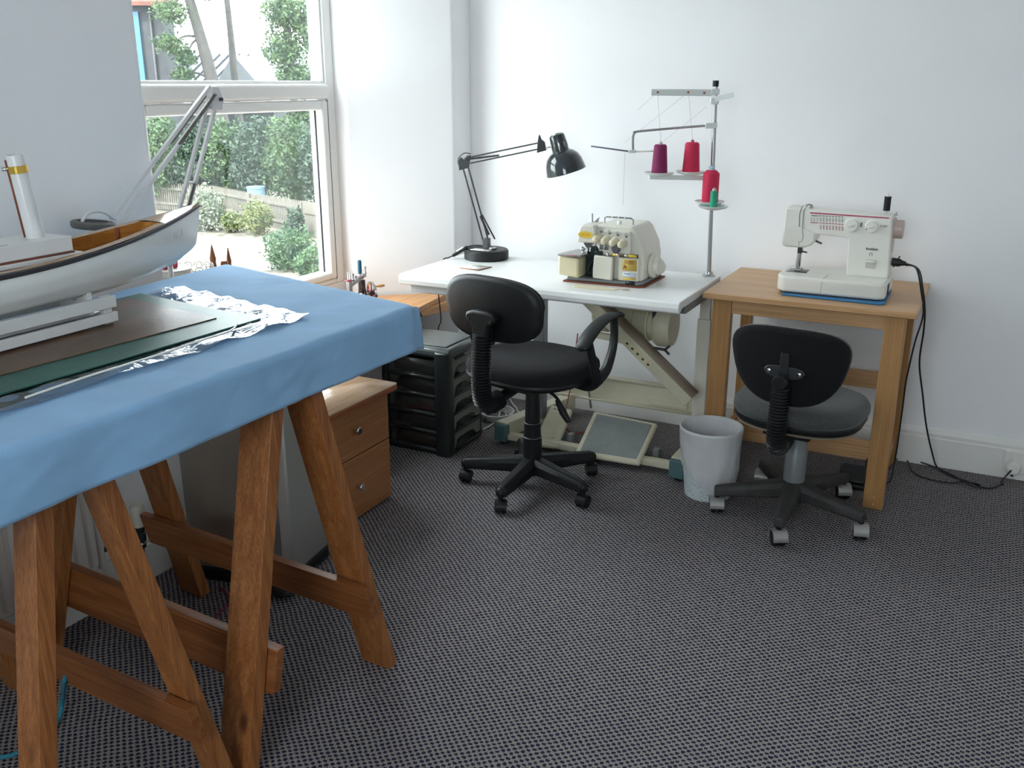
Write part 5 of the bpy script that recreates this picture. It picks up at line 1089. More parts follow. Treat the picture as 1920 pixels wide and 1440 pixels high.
for a, c in thr:
    o = MB().cyl(a, c, 0.0005, n=4).build('thread_strand', M_fine, ts, world=True)
# ================================================================== WOODEN SIDE TABLE
WX0, WX1, WY0, WY1, WZ = -0.928, -0.187, 3.389, 3.958, 0.75
wt = thing('side_table', 'plain light beech wood table against the white wall', 'table', (-0.56, 3.68, 0))
B((WX0, WY0, WZ - 0.022), (WX1, WY1, WZ)).build('top', M_beech, wt, bev=0.003, world=True)
lx = (WX0 + 0.032, WX1 - 0.032 - 0.070); ly = (WY0 + 0.030, WY1 - 0.048 - 0.02)
for i, x in enumerate(lx):
    for j, y in enumerate(ly):
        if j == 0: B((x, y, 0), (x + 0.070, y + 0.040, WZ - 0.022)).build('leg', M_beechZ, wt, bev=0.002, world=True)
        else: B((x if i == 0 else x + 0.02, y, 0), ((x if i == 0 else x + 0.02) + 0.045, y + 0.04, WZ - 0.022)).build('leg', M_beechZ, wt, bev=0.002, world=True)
for y in (ly[0] + 0.012, ly[1] + 0.012): B((lx[0] + 0.070, y, WZ - 0.078), (lx[1], y + 0.018, WZ - 0.022)).build('apron', M_beech, wt, bev=0.001, world=True)
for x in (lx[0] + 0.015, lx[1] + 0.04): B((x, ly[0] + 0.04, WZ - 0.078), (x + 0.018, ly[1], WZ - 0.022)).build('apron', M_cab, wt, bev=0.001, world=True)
B((lx[0] + 0.045, ly[1] + 0.01, 0.312), (lx[1] + 0.02, ly[1] + 0.028, 0.382)).build('stretcher', M_beech, wt, bev=0.001, world=True)
B((lx[0] + 0.02, 3.715, 0.072), (lx[1] + 0.05, 3.735, 0.150)).build('stretcher', M_beech, wt, bev=0.001, world=True)
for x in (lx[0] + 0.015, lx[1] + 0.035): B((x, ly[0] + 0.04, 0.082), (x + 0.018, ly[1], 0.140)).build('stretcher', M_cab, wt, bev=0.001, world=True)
for z in (0.018, 0.045): MB().lathe([(0.0045, 0), (0.0045, 0.0012), (0.002, 0.002)], (lx[1] + 0.036, ly[0], z), (0, -1, 0), 10).build('screw_cap', M_shelf, wt, world=True)
# ================================================================== DOMESTIC SEWING MACHINE
mt = thing('foam_mat', 'thin blue foam mat under the white sewing machine', 'mat', (-0.49, 3.53, WZ))
MB().prism([(-0.657, 3.470), (-0.319, 3.458), (-0.300, 3.475), (-0.305, 3.74), (-0.64, 3.74)], (0, 0, WZ + 0.0004), (1, 0, 0), (0, 1, 0), (0, 0, 0.006)).build('mat', mat('blue_foam', (0.05, 0.20, 0.40), 0.8, var=(60, 0.1)), mt, bev=0.002, world=True)
MB().bar((-0.652, 3.4685, WZ + 0.0034), (-0.322, 3.4565, WZ + 0.0034), 0.0008, 0.0008).build('edge_line', M_bluethr, mt, world=True)
MZ = WZ + 0.0068
sm = thing('sewing_machine', 'white domestic sewing machine with red stripe and stitch dials', 'sewing machine', (-0.49, 3.56, MZ))
M_sew = mat('ivory_machine_plastic', (0.80, 0.785, 0.72), 0.28, var=(8, 0.015))
def P(px, py, y=3.53): p = aty(px, py, y); return (p.x, p.z)
yb0, yb1 = 3.487, 3.735
bx0, bx1 = P(1452, 530, yb0)[0], P(1660, 545, yb0)[0]; bzt = P(1550, 524, yb0)[1]
bpoly = [(bx1, yb0 + 0.025), (bx1 + 0.002, yb1), (bx0 + 0.03, yb1), (bx0 + 0.008, yb1 - 0.02), (bx0, yb1 - 0.06), (bx0, yb0 + 0.06), (bx0 + 0.008, yb0 + 0.02), (bx0 + 0.03, yb0), (bx1 - 0.025, yb0), (bx1 - 0.008, yb0 + 0.008)]
MB().prism(bpoly, (0, 0, MZ + 0.004), (1, 0, 0), (0, 1, 0), (0, 0, bzt - MZ - 0.004)).build('base', M_sew, sm, bev=0.010, seg=3, world=True, smooth=50)
MB().prism(grow(bpoly, 0.94), (0, 0, MZ), (1, 0, 0), (0, 1, 0), (0, 0, 0.006)).build('base_pad', M_gasket, sm, world=True)
ys = 3.600
top_l, top_r = P(1473, 389, ys), P(1674, 406, ys)
cpoly = [(top_l[0], top_l[1]), P(1465, 458, ys), P(1470, 463, ys), P(1508, 465, ys), P(1520, 461, ys), P(1528, 452, ys), P(1531, 440, ys), P(1560, 443, ys), P(1588, 447, ys), (P(1590, 452, ys)[0], P(1590, 452, ys)[1]), (P(1588, 500, ys)[0], bzt - 0.002), (P(1669, 500, ys)[0], bzt - 0.002), top_r]
MB().prism(cpoly, (0, ys, 0), (1, 0, 0), (0, 0, 1), (0, 0.105, 0)).build('arm_and_column', M_sew, sm, bev=0.011, seg=4, world=True, smooth=50)
# lower head face plate (slightly proud, curved split line)
def face(poly, y, d, nm, m, bev=0.0, par=sm): return MB().prism(poly, (0, y, 0), (1, 0, 0), (0, 0, 1), (0, -d, 0)).build(nm, m, par, bev=bev, world=True)
face([P(1471, 420, ys), P(1500, 425, ys), P(1528, 437, ys), P(1527, 452, ys), P(1519, 459, ys), P(1507, 463, ys), P(1469, 460, ys)], ys + 0.004, 0.0075, 'face_cover', M_sew, 0.003)
# right end and hand wheel
hwz = P(1676, 433, ys)[1]; hx0 = P(1675, 433, ys)[0]
MB().lathe([(0.030, 0), (0.033, 0.003), (0.033, 0.030), (0.030, 0.034), (0.010, 0.035)], (hx0 - 0.004, ys + 0.05, hwz), (1, 0, 0), 32).build('hand_wheel', M_blush, sm, world=True)
B((hx0 - 0.010, ys + 0.012, bzt + 0.01), (hx0 - 0.0005, ys + 0.10, top_r[1] - 0.014)).build('end_panel', M_blush, sm, bev=0.004, world=True)
# red stripe, charts, dials
yf = ys - 0.0006
def strip(x0, y0, x1, y1, w, m, nm, par=sm): return MB().bar(Vector((P(x0, y0, yf)[0], yf, P(x0, y0, yf)[1])), Vector((P(x1, y1, yf)[0], yf, P(x1, y1, yf)[1])), 0.0012, w, (0, 0, 1)).build(nm, m, par, world=True, smooth=False)
strip(1519, 399, 1667, 409, 0.0042, M_pinkline, 'red_stripe')
strip(1521, 404, 1535, 405, 0.0022, M_print, 'stitch_header'); strip(1519, 417, 1534, 418, 0.0022, M_pinkline, 'stitch_header')
for k in range(8):
    x = 1538.5 + 5.85 * k; yo = 0.45 * k
    strip(x - 1.8, 404.5 + yo * 0.75, x + 1.8, 404.7 + yo * 0.75, 0.0022, M_print, 'stitch_number'); strip(x - 2.2, 418 + yo * 0.8, x + 2.2, 418.2 + yo * 0.8, 0.0022, M_pinkline, 'stitch_number')
    for dx in (-0.8, 0.9):
        strip(x + dx, 408 + yo * 0.75, x + dx * (0.4 if k % 2 else 1), 415 + yo * 0.75, 0.0008, M_grey, 'stitch_diagram'); strip(x + dx, 422 + yo * 0.8, x + dx * (0.3 if k % 3 else 1), 430 + yo * 0.8, 0.0008, M_pinkline, 'stitch_diagram')
for k in range(3): strip(1521 + 5.5 * k, 408, 1521.5 + 5.5 * k, 415, 0.0012, M_grey, 'stitch_diagram')
for px, py, r_ in ((1597, 422, 0.0235), (1634, 425, 0.0220)):
    c = P(px, py, ys); d_ = MB().lathe([(r_ + 0.003, -0.002), (r_ + 0.003, 0.001), (r_, 0.0015), (r_ - 0.001, 0.009), (r_ - 0.003, 0.0105), (0.002, 0.0105)], (c[0], ys, c[1]), (0, -1, 0), 36).build('dial', M_sew, sm, world=True)
    MB().bar((c[0] - 0.011, ys - 0.012, c[1] - 0.002), (c[0] + 0.011, ys - 0.012, c[1] + 0.002), 0.004, 0.007, (0, 0, 1)).build('dial_grip', M_sew, d_, bev=0.002, world=True)
c = P(1625, 429, ys); face([(c[0] - 0.0022, c[1] - 0.0022), (c[0] + 0.0022, c[1] - 0.0022), (c[0] + 0.0022, c[1] + 0.0022), (c[0] - 0.0022, c[1] + 0.0022)], ys - 0.0105, 0.0007, 'dial_mark', M_pinkline)
c = P(1615, 421, ys); face([(c[0] - 0.004, c[1] - 0.009), (c[0] + 0.003, c[1] - 0.008), (c[0] + 0.004, c[1] + 0.006), (c[0], c[1] + 0.009), (c[0] - 0.004, c[1] + 0.003)], ys, 0.0008, 'stitch_icon', M_grey)
RX = Matrix.Rotation(PI / 2, 4, 'X')
def put_text(txt, px, py, size, m, nm, bold=0.0):
    c = P(px, py, ys); loc = Vector((c[0], ys - 0.0009, c[1])) - Vector(sm.location)
    return text_mesh(nm, txt, size, m, sm, Matrix.Translation(loc) @ RX, 0.0003, bold)
put_text('brother', 1635, 467, 0.0130, M_print, 'maker_name', 0.0003)
put_text('XL-5051', 1657, 424, 0.0075, M_print, 'model_number', 0.0001)
c = P(1633, 477, ys)
MB().tube([(c[0] - 0.0042, ys - 0.0006, c[1] - 0.006), (c[0] - 0.0042, ys - 0.0006, c[1] + 0.003), (c[0], ys - 0.0006, c[1] + 0.0055), (c[0] + 0.0042, ys - 0.0006, c[1] + 0.003), (c[0] + 0.0042, ys - 0.0006, c[1] - 0.006)], 0.0007, 5, 4).build('horseshoe_mark', M_print, sm, world=True)
# reverse lever recess
c = P(1632, 495, ys)
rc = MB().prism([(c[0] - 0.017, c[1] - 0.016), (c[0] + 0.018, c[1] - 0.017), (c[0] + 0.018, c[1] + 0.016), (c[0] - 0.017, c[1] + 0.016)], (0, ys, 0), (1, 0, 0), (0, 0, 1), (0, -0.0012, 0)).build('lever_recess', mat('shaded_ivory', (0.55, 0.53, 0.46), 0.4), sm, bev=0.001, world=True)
MB().box((c[0] - 0.016, ys - 0.012, c[1] + 0.006), (c[0] + 0.017, ys, c[1] + 0.014)).build('reverse_lever', M_sew, sm, bev=0.003, world=True)
# take-up slots, thread guides
for pts in (((1516, 384.5), (1511, 390), (1507, 398), (1505, 430), (1506, 445), (1502, 453), (1498, 453)), ((1506, 385), (1501, 395), (1499, 410), (1498, 460))):
    MB().tube([Vector((P(x, y, yf)[0], ys - 0.003 if y > 425 else ys - 0.0003, P(x, y, yf)[1])) for x, y in pts], 0.0011, 5, 4).build('thread_slot', M_print, sm, world=True)
tz = top_l[1]
MB().box((P(1517, 385, ys)[0] - 0.006, ys + 0.04, tz - 0.002), (P(1517, 385, ys)[0] + 0.006, ys + 0.06, tz + 0.006)).build('thread_guide', M_steel, sm, bev=0.002, world=True)
MB().tube([(P(1512, 380, ys)[0] - 0.012, ys + 0.05, tz + 0.004), (P(1512, 380, ys)[0], ys + 0.05, tz + 0.010), (P(1512, 380, ys)[0] + 0.016, ys + 0.05, tz + 0.006)], 0.0025, 6, 4).build('thread_guide', M_steel, sm, world=True)
xp = P(1660, 385, ys)[0]
MB().cyl((xp, ys + 0.06, top_r[1] - 0.004), (xp, ys + 0.06, top_r[1] + 0.075), 0.002, n=8).build('spool_pin', M_white, sm, world=True)
MB().lathe([(0.007, 0), (0.007, 0.003), (0.003, 0.005), (0.003, 0.013)], (xp + 0.034, ys + 0.06, top_r[1] - 0.003), n=12).build('bobbin_winder', M_steel, sm, world=True)
tsp = thing('thread_spool', 'black reel of thread standing on the sewing machine', 'thread', (xp, ys + 0.06, top_r[1] + 0.012))
MB().lathe([(0.0115, 0), (0.0125, 0.002), (0.0118, 0.004), (0.0118, 0.046), (0.0128, 0.047), (0.0115, 0.050)], (xp, ys + 0.06, top_r[1] + 0.012), n=20).build('thread', M_blackthr, tsp, world=True)
MB().lathe([(0.006, 0.050), (0.006, 0.053), (0.003, 0.054)], (xp, ys + 0.06, top_r[1] + 0.012), n=12).build('spool_core', M_white, tsp, world=True)
# needle assembly
nx = P(1500, 470, 3.62)[0]; nz = P(1501, 466, 3.62)[1]; NY = 0.07
MB().cyl((nx, 3.56 + NY, nz + 0.03), (nx, 3.56 + NY, bzt + 0.012), 0.0045, n=10).build('needle_bar', M_steel, sm, world=True)
MB().box((nx - 0.009, 3.548 + NY, nz - 0.018), (nx + 0.007, 3.572 + NY, nz + 0.006)).build('needle_clamp', M_blkmetal, sm, bev=0.001, world=True)
MB().cyl((nx, 3.555 + NY, nz - 0.010), (nx + 0.026, 3.55 + NY, nz - 0.013), 0.0030, n=8).build('clamp_screw', M_blkmetal, sm, world=True)
MB().tube([(nx - 0.003, 3.56 + NY, nz - 0.01), (nx - 0.006, 3.555 + NY, bzt + 0.026), (nx - 0.002, 3.552 + NY, bzt + 0.006)], 0.0065, 8, 3).build('presser_shank', M_steel, sm, world=True)
B((nx - 0.013, 3.53 + NY, bzt + 0.0012), (nx + 0.013, 3.575 + NY, bzt + 0.008)).build('presser_foot', M_steel, sm, bev=0.002, world=True)
plan([(nx - 0.036, 3.572), (nx + 0.038, 3.572), (nx + 0.038, 3.645), (nx - 0.032, 3.645)], bzt, bzt + 0.001).build('needle_plate', mat('needle_plate', (0.22, 0.22, 0.22), 0.3, 0.9), sm, world=True)
q = P(1530, 452, ys + 0.05); MB().tube([(q[0], ys + 0.05, q[1]), (q[0] + 0.022, ys + 0.04, q[1] - 0.006)], 0.004, 8).build('presser_lever', M_grey, sm, world=True)
# seam of removable table
MB().tube([(P(1540, 530, yb0)[0], yb0 - 0.0002, MZ + 0.012), (P(1540, 530, yb0)[0] + 0.001, yb0 - 0.0002, bzt - 0.010), (P(1540, 530, yb0)[0] + 0.004, yb0 + 0.008, bzt + 0.0003), (P(1540, 530, yb0)[0] + 0.008, yb0 + 0.09, bzt + 0.0003)], 0.0006, 5).build('seam', M_grey, sm, world=True)
for k in range(6): B((bx1 + 0.0005, yb0 + 0.06 + 0.008 * k, MZ + 0.012), (bx1 + 0.0022, yb0 + 0.063 + 0.008 * k, MZ + 0.05)).build('vent_slot', M_print, sm, world=True)
# plug and cables
pgx = hx0 - 0.002
pg = thing('machine_plug', 'black plug pushed into the end of the sewing machine', 'plug', (pgx + 0.012, ys + 0.05, bzt + 0.07))
pz = P(1690, 492, ys + 0.05)[1]
B((pgx - 0.004, ys + 0.038, pz - 0.014), (pgx + 0.006, ys + 0.066, pz + 0.014)).build('socket_block', M_blush, pg, bev=0.002, world=True)
MB().lathe([(0.015, 0), (0.015, 0.024), (0.011, 0.032), (0.0065, 0.048)], (pgx + 0.006, ys + 0.052, pz), (1, -0.1, -0.06), 16).build('body', M_cord, pg, world=True)
MB().bar((pgx + 0.012, ys + 0.052, pz - 0.02), (pgx + 0.030, ys + 0.05, pz + 0.022), 0.004, 0.004).build('latch', M_cord, pg, world=True)
e_ = Vector((pgx + 0.052, ys + 0.047, pz - 0.003))
def cpt(px, py, y): p = aty(px, py, y); return p
k1 = [e_, cpt(1722, 505, 3.62), cpt(1730, 540, 3.60), cpt(1734, 580, 3.62), cpt(1732, 620, 3.66), cpt(1724, 680, 3.72), cpt(1730, 740, 3.78), cpt(1737, 800, 3.84), cpt(1748, 850, 3.86), atz(1757, 876, 0.006)]
tail = [atz(1778, 890, 0.006), atz(1815, 903, 0.006), atz(1850, 915, 0.006), atz(1880, 908, 0.006), Vector((0.165, 3.86, 0.02)), Vector((0.195, 3.918, 0.052))]
tag(MB().tube(k1 + tail, 0.0034, 7, 6).build('mains_cable', M_cord), 'black mains cable running from the machine plug to the wall socket', 'cable')
k2 = [e_ + Vector((0, 0.004, -0.006)), cpt(1718, 503, 3.625), cpt(1727, 545, 3.605), cpt(1731, 590, 3.60), cpt(1716, 640, 3.60), cpt(1704, 690, 3.62), cpt(1698, 720, 3.66), Vector((-0.212, 3.70, 0.30)), Vector((-0.214, 3.70, 0.10)), Vector((-0.225, 3.67, 0.012)), Vector((-0.29, 3.655, 0.03))]
tag(MB().tube(k2, 0.0032, 7, 6).build('pedal_cable', M_cord), 'black cable hanging down beside the beech table leg', 'cable')
k3 = [Vector((-0.315, 3.66, 0.06)), Vector((-0.31, 3.70, 0.085)), Vector((-0.25, 3.77, 0.02)), atz(1685, 858, 0.006), atz(1700, 862, 0.006), atz(1712, 885, 0.006), atz(1740, 898, 0.006), atz(1780, 905, 0.006), atz(1812, 904, 0.010), atz(1835, 908, 0.012), atz(1838, 915, 0.010), atz(1815, 908, 0.012), atz(1790, 893, 0.010), atz(1750, 875, 0.008), atz(1700, 858, 0.008)]
tag(MB().tube(k3, 0.003, 7, 6).build('looped_cable', M_cord), 'thin black cable looped on the carpet by the baseboard', 'cable')
fp_ = thing('foot_pedal', 'black sewing machine foot pedal on carpet under beech table', 'foot pedal', (-0.345, 3.63, 0))
MB().prism([(0, 0.004), (0.13, 0.004), (0.13, 0.05), (0.10, 0.062), (0.0, 0.022)], (-0.405, 3.56, 0), (0, 1, 0), (0, 0, 1), (0.105, 0, 0)).build('body', M_blk, fp_, bev=0.006, seg=3, world=True)
MB().prism([(0.01, 0.030), (0.095, 0.066), (0.095, 0.071), (0.01, 0.035)], (-0.397, 3.56, 0), (0, 1, 0), (0, 0, 1), (0.09, 0, 0)).build('treadle', M_blkmetal, fp_, bev=0.002, world=True)
for x in (-0.395, -0.312): MB().lathe([(0.008, 0), (0.008, 0.005)], (x, 3.60, 0), n=12).build('rubber_foot', M_gasket, fp_, world=True)
# wall socket
so = thing('wall_socket', 'white double wall socket set on the baseboard', 'socket', (0.235, YB - 0.02, 0.07))
B((0.165, YB - 0.029, 0.028), (0.311, YB - 0.0205, 0.116)).build('plate', M_white, so, bev=0.003, world=True)
for x in (0.20, 0.275): B((x - 0.008, YB - 0.033, 0.085), (x + 0.004, YB - 0.029, 0.105)).build('switch', M_white, so, bev=0.001, world=True)
pl2 = thing('wall_plug', 'round white plug pushed into the wall socket', 'plug', (0.200, YB - 0.06, 0.055))
MB().lathe([(0.026, 0), (0.028, 0.004), (0.026, 0.026), (0.021, 0.034), (0.0, 0.036)], (0.200, YB - 0.030, 0.056), (0, -1, 0), 28).build('body', M_white, pl2, world=True)
MB().lathe([(0.006, 0), (0.005, 0.014)], (0.200, YB - 0.052, 0.036), (0, -0.4, -1), 12).build('cord_grip', M_cord, pl2, world=True)
# ================================================================== WASTE BASKET
bc = Vector((-0.833, 3.284, 0))
wb = thing('waste_basket', 'pale waste basket lined with a white plastic bag', 'waste basket', bc)
def basket_mat():
    m = mat('flower_print_basket', (0.60, 0.68, 0.70), 0.5); n = m.node_tree.nodes; l = m.node_tree.links; b_ = n['Principled BSDF']
    tc = n.new('ShaderNodeTexCoord'); v = n.new('ShaderNodeTexVoronoi'); v.inputs['Scale'].default_value = 85; l.new(tc.outputs['Object'], v.inputs['Vector'])
    sp = n.new('ShaderNodeSeparateXYZ'); l.new(tc.outputs['Object'], sp.inputs[0])
    r = n.new('ShaderNodeValToRGB'); r.color_ramp.elements[0].position = 0.25; r.color_ramp.elements[1].position = 0.36
    r.color_ramp.elements[0].color = (1, 1, 1, 1); r.color_ramp.elements[1].color = (0, 0, 0, 1); l.new(v.outputs['Distance'], r.inputs[0])
    zr = n.new('ShaderNodeMapRange'); zr.inputs[1].default_value = 0.16; zr.inputs[2].default_value = 0.04; l.new(sp.outputs[2], zr.inputs[0])
    mu = n.new('ShaderNodeMath'); mu.operation = 'MULTIPLY'; l.new(r.outputs[0], mu.inputs[0]); l.new(zr.outputs[0], mu.inputs[1]); zr.inputs[4].default_value = 0.55
    hr = n.new('ShaderNodeValToRGB'); sc = n.new('ShaderNodeSeparateColor'); l.new(v.outputs['Color'], sc.inputs[0]); l.new(sc.outputs[0], hr.inputs[0])
    hr.color_ramp.elements[0].color = (0.10, 0.35, 0.42, 1); hr.color_ramp.elements[1].color = (0.62, 0.22, 0.12, 1)
    mx = n.new('ShaderNodeMix'); mx.data_type = 'RGBA'; l.new(mu.outputs[0], mx.inputs['Factor']); mx.inputs['A'].default_value = (0.60, 0.68, 0.70, 1); l.new(hr.outputs[0], mx.inputs['B']); l.new(mx.outputs['Result'], b_.inputs['Base Color']); return m
RB, RT_, HBk = 0.086, 0.114, 0.266
MB().lathe([(RB - 0.004, 0.002), (RB, 0.0), (RB, 0.006), (RT_, HBk), (RT_ - 0.003, HBk), (RB - 0.004, 0.010), (0.0, 0.010)], bc, n=48, close=False).build('basket', basket_mat(), wb, world=True)
M_liner = mat('white_bin_liner', (0.76, 0.76, 0.77), 0.25, bump=(30, 1.0), alpha=0.78, var=(12, 0.04))
def liner(u, v):
    a = 2 * PI * u; n1 = noise.noise(Vector((math.cos(a) * 2.2, math.sin(a) * 2.2, v * 3))); n2 = noise.noise(Vector((math.cos(a) * 7, math.sin(a) * 7, v * 5)))
    low = 0.040 + 0.125 * (0.5 + 0.5 * math.sin(a - 1.07)) + 0.02 * n1
    if v < 0.62:
        f = v / 0.62; z = low + (HBk + 0.004 - low) * f; r = RB + (RT_ - RB) * z / HBk + 0.004 + 0.009 * (1 - f) * (0.6 + n1) + 0.0035 * n2 * (1 - 0.6 * f)
    elif v < 0.70:
        f = (v - 0.62) / 0.08; z = HBk + 0.004 + 0.005 * math.sin(PI * f); r = RT_ + 0.004 - 0.008 * f
    else:
        f = (v - 0.70) / 0.30; z = HBk + 0.004 - (HBk - 0.03) * f; r = RT_ - 0.0045 - (RT_ - RB) * f * 0.9 - 0.006 * f - 0.006 * (0.5 + n1) * f + 0.002 * n2
    return bc + Vector((r * math.cos(a), r * math.sin(a), z))
MB().grid(liner, 96, 60).build('bin_liner', M_liner, wb, smooth=80, world=True)
# ================================================================== OFFICE CHAIRS
def tapered_arm(a, r0_, r1_, z0, z1, w0, w1, h0, h1):
    c, s_ = math.cos(a), math.sin(a); m = MB(); n = 8; prev = []
    vs = []; d = Vector((c, s_, 0)); sx = Vector((-s_, c, 0))
    for i in range(n + 1):
        f = i / n; r = r0_ + (r1_ - r0_) * f; z = z0 + (z1 - z0) * f; w_ = w0 + (w1 - w0) * f; h = h0 + (h1 - h0) * f
        ctr = d * r + Vector((0, 0, z))
        vs += [ctr + sx * x * w_ + Vector((0, 0, y * h)) for x, y in ((-0.5, -0.5), (0.5, -0.5), (0.5, 0.15), (0.28, 0.5), (-0.28, 0.5), (-0.5, 0.15))]
    fs = [(j * 6 + i, j * 6 + (i + 1) % 6, (j + 1) * 6 + (i + 1) % 6, (j + 1) * 6 + i) for j in range(n) for i in range(6)] + [(5, 4, 3, 2, 1, 0), tuple(n * 6 + i for i in range(6))]
    return m.add(vs, fs)
def caster(parent, a, r, ah, hood_m, zb, R_=0.025):
    c = Vector((math.cos(a) * r, math.sin(a) * r, 0)); ax_ = Vector((math.cos(ah), math.sin(ah), 0)); fwd = Vector((-ax_.y, ax_.x, 0))
    o = c + Vector((0, 0, R_))
    # hood: shell over the upper half of the twin wheels
    prof = []; vs = []; n = 14; W = 0.021 * R_ / 0.025
    for i in range(n + 1):
        t = -0.35 + (PI + 0.5) * i / n
        for x, rr in ((-W, R_ - 0.002), (-W, R_ + 0.002), (W, R_ + 0.002), (W, R_ - 0.002)): vs.append(o + fwd * math.cos(t) * rr + Vector((0, 0, math.sin(t) * rr)) + ax_ * x)
    fs = [(j * 4 + i, j * 4 + (i + 1) % 4, (j + 1) * 4 + (i + 1) % 4, (j + 1) * 4 + i) for j in range(n) for i in range(4)] + [(3, 2, 1, 0), tuple(n * 4 + i for i in range(4))]
    h = MB().add(vs, fs).build('caster', hood_m, parent)
    for s_ in (1, -1):
        MB().lathe([(0.006, 0), (R_ - 0.003, 0.001), (R_ - 0.0005, 0.004), (R_ - 0.0005, 0.013), (R_ - 0.003, 0.0155), (0.006, 0.0155)], o + ax_ * (0.0045 * s_), ax_ * s_, 22).build('wheel', M_blk, h)
    MB().cyl(o + Vector((0, 0, R_ - 0.004)), Vector((c.x, c.y, zb)), 0.010, n=12).build('stem', M_blk, h)
def bellows(parent, pts, r0_, m):
    P_, _ = catmull([Vector(p) for p in pts], 16); L_ = [0]
    for i in range(1, len(P_)): L_.append(L_[-1] + (P_[i] - P_[i - 1]).length)
    tot = L_[-1]; out = []; rad_ = []; N = int(tot / 0.0026)
    for k in range(N + 1):
        s_ = tot * k / N; i = max(j for j in range(len(L_)) if L_[j] <= s_ + 1e-9); i = min(i, len(P_) - 2)
        f = (s_ - L_[i]) / max(1e-6, L_[i + 1] - L_[i]); out.append(P_[i].lerp(P_[i + 1], f)); rad_.append(r0_ + (0.0036 if k % 4 in (1, 2) else -0.0045))
    return MB().tube(out, r0_, 18, rad=rad_).build('bellows', m, parent)
def back_pad(outline, z0, y0, curve, levels, tilt=0.0):
    b_ = pad(outline, levels); b_.v = [Vector((p.x, y0 - p.z + curve * p.x * p.x + tilt * p.y, z0 + p.y)) for p in b_.v]; return b_
# --- chair with arms ---
ra = math.radians(-11)
ca_ = thing('office_chair', 'black swivel chair with armrests facing the overlocker table', 'chair', (-1.455, 3.035, 0), ra)
for k, wa in enumerate((-163, -90, -19, 52, 125)):
    a = math.radians(wa) - ra
    tapered_arm(a, 0.02, 0.265, 0.100, 0.083, 0.068, 0.044, 0.060, 0.040).build('base_arm', M_blk, ca_, bev=0.006, seg=3)
    MB().ball((math.cos(a) * 0.262, math.sin(a) * 0.262, 0.080), 0.020, 14, 8, (1, 1, 1.05)).build('arm_end', M_blk, ca_)
    caster(ca_, a, 0.262, math.radians((10, 20, -5, 35, 60)[k]) - ra, M_blk, 0.075)
MB().lathe([(0.045, 0.062), (0.052, 0.075), (0.045, 0.118), (0.040, 0.125)], n=28).build('hub', M_blk, ca_)
MB().lathe([(0.036, 0.12), (0.0365, 0.205), (0.037, 0.208), (0.033, 0.212), (0.0315, 0.262), (0.032, 0.265), (0.029, 0.268), (0.026, 0.420), (0.024, 0.43)], n=28).build('column_cover', M_blk, ca_)
for z, r_ in ((0.209, 0.0372), (0.266, 0.0325)): MB().lathe([(r_ - 0.002, z - 0.0008), (r_, z), (r_ - 0.002, z + 0.0008)], n=28, close=False).build('cover_ring', M_silver, ca_)
B((-0.07, -0.13, 0.420), (0.07, 0.09, 0.452)).build('mechanism', M_blk, ca_, bev=0.008)
so_ = superellipse(0.235, 0.220, 2.7, 48)
pad(so_, [(0.80, 0.444), (0.97, 0.460), (1.0, 0.472), (0.985, 0.480)]).build('seat_shell', M_blk, ca_, smooth=50)
pad(so_, [(0.975, 0.478), (1.0, 0.492), (0.99, 0.510), (0.94, 0.524), (0.80, 0.532), (0.5, 0.535), (0.2, 0.5355)]).build('seat', M_blkfab, ca_, smooth=60)
bo = [(x * (1.0 if y > 0 else 0.97), y) for x, y in superellipse(0.212, 0.114, 2.9, 48)]
back_pad(bo, 0.752, -0.252, 0.55, [(0.86, 0.020), (0.965, 0.014), (1.0, 0.004), (0.99, -0.004)], -0.05).build('back_shell', M_blk, ca_, smooth=50)
back_pad(bo, 0.752, -0.252, 0.55, [(0.985, -0.002), (0.995, -0.012), (0.95, -0.028), (0.8, -0.036), (0.4, -0.039)], -0.05).build('backrest', M_blkfab, ca_, smooth=60)
bellows(ca_, [(0, -0.20, 0.412), (0, -0.255, 0.408), (0, -0.292, 0.436), (0, -0.302, 0.51), (0, -0.298, 0.60), (0, -0.292, 0.672)], 0.032, M_blk)
MB().tube([(0, -0.10, 0.430), (0, -0.21, 0.412)], 0.020, 12).build('spine_bar', M_blk, ca_)
br = MB().prism([(-0.062, 0.045), (-0.066, 0.02), (-0.040, 0.006), (-0.032, -0.045), (0.032, -0.045), (0.040, 0.006), (0.066, 0.02), (0.062, 0.045), (0.03, 0.054), (-0.03, 0.054)], (0, -0.270, 0.700), (1, 0, 0), (0, 0, 1), (0, -0.040, 0)).build('back_bracket', M_blk, ca_, bev=0.010, seg=3)
for x in (-0.048, 0.048): MB().cyl((x, -0.3115, 0.722), (x, -0.306, 0.722), 0.006, n=12).build('screw_hole', M_gasket, br)
MB().tube([(0.03, -0.02, 0.430), (0.12, -0.03, 0.405), (0.155, -0.035, 0.375)], 0.006, 8, 4).build('lever', M_blk, ca_)
MB().tube([(0.135, -0.033, 0.392), (0.165, -0.037, 0.352), (0.195, -0.042, 0.322)], 0.012, 10, 4, [0.008, 0.014, 0.010]).build('lever_grip', M_blk, ca_)
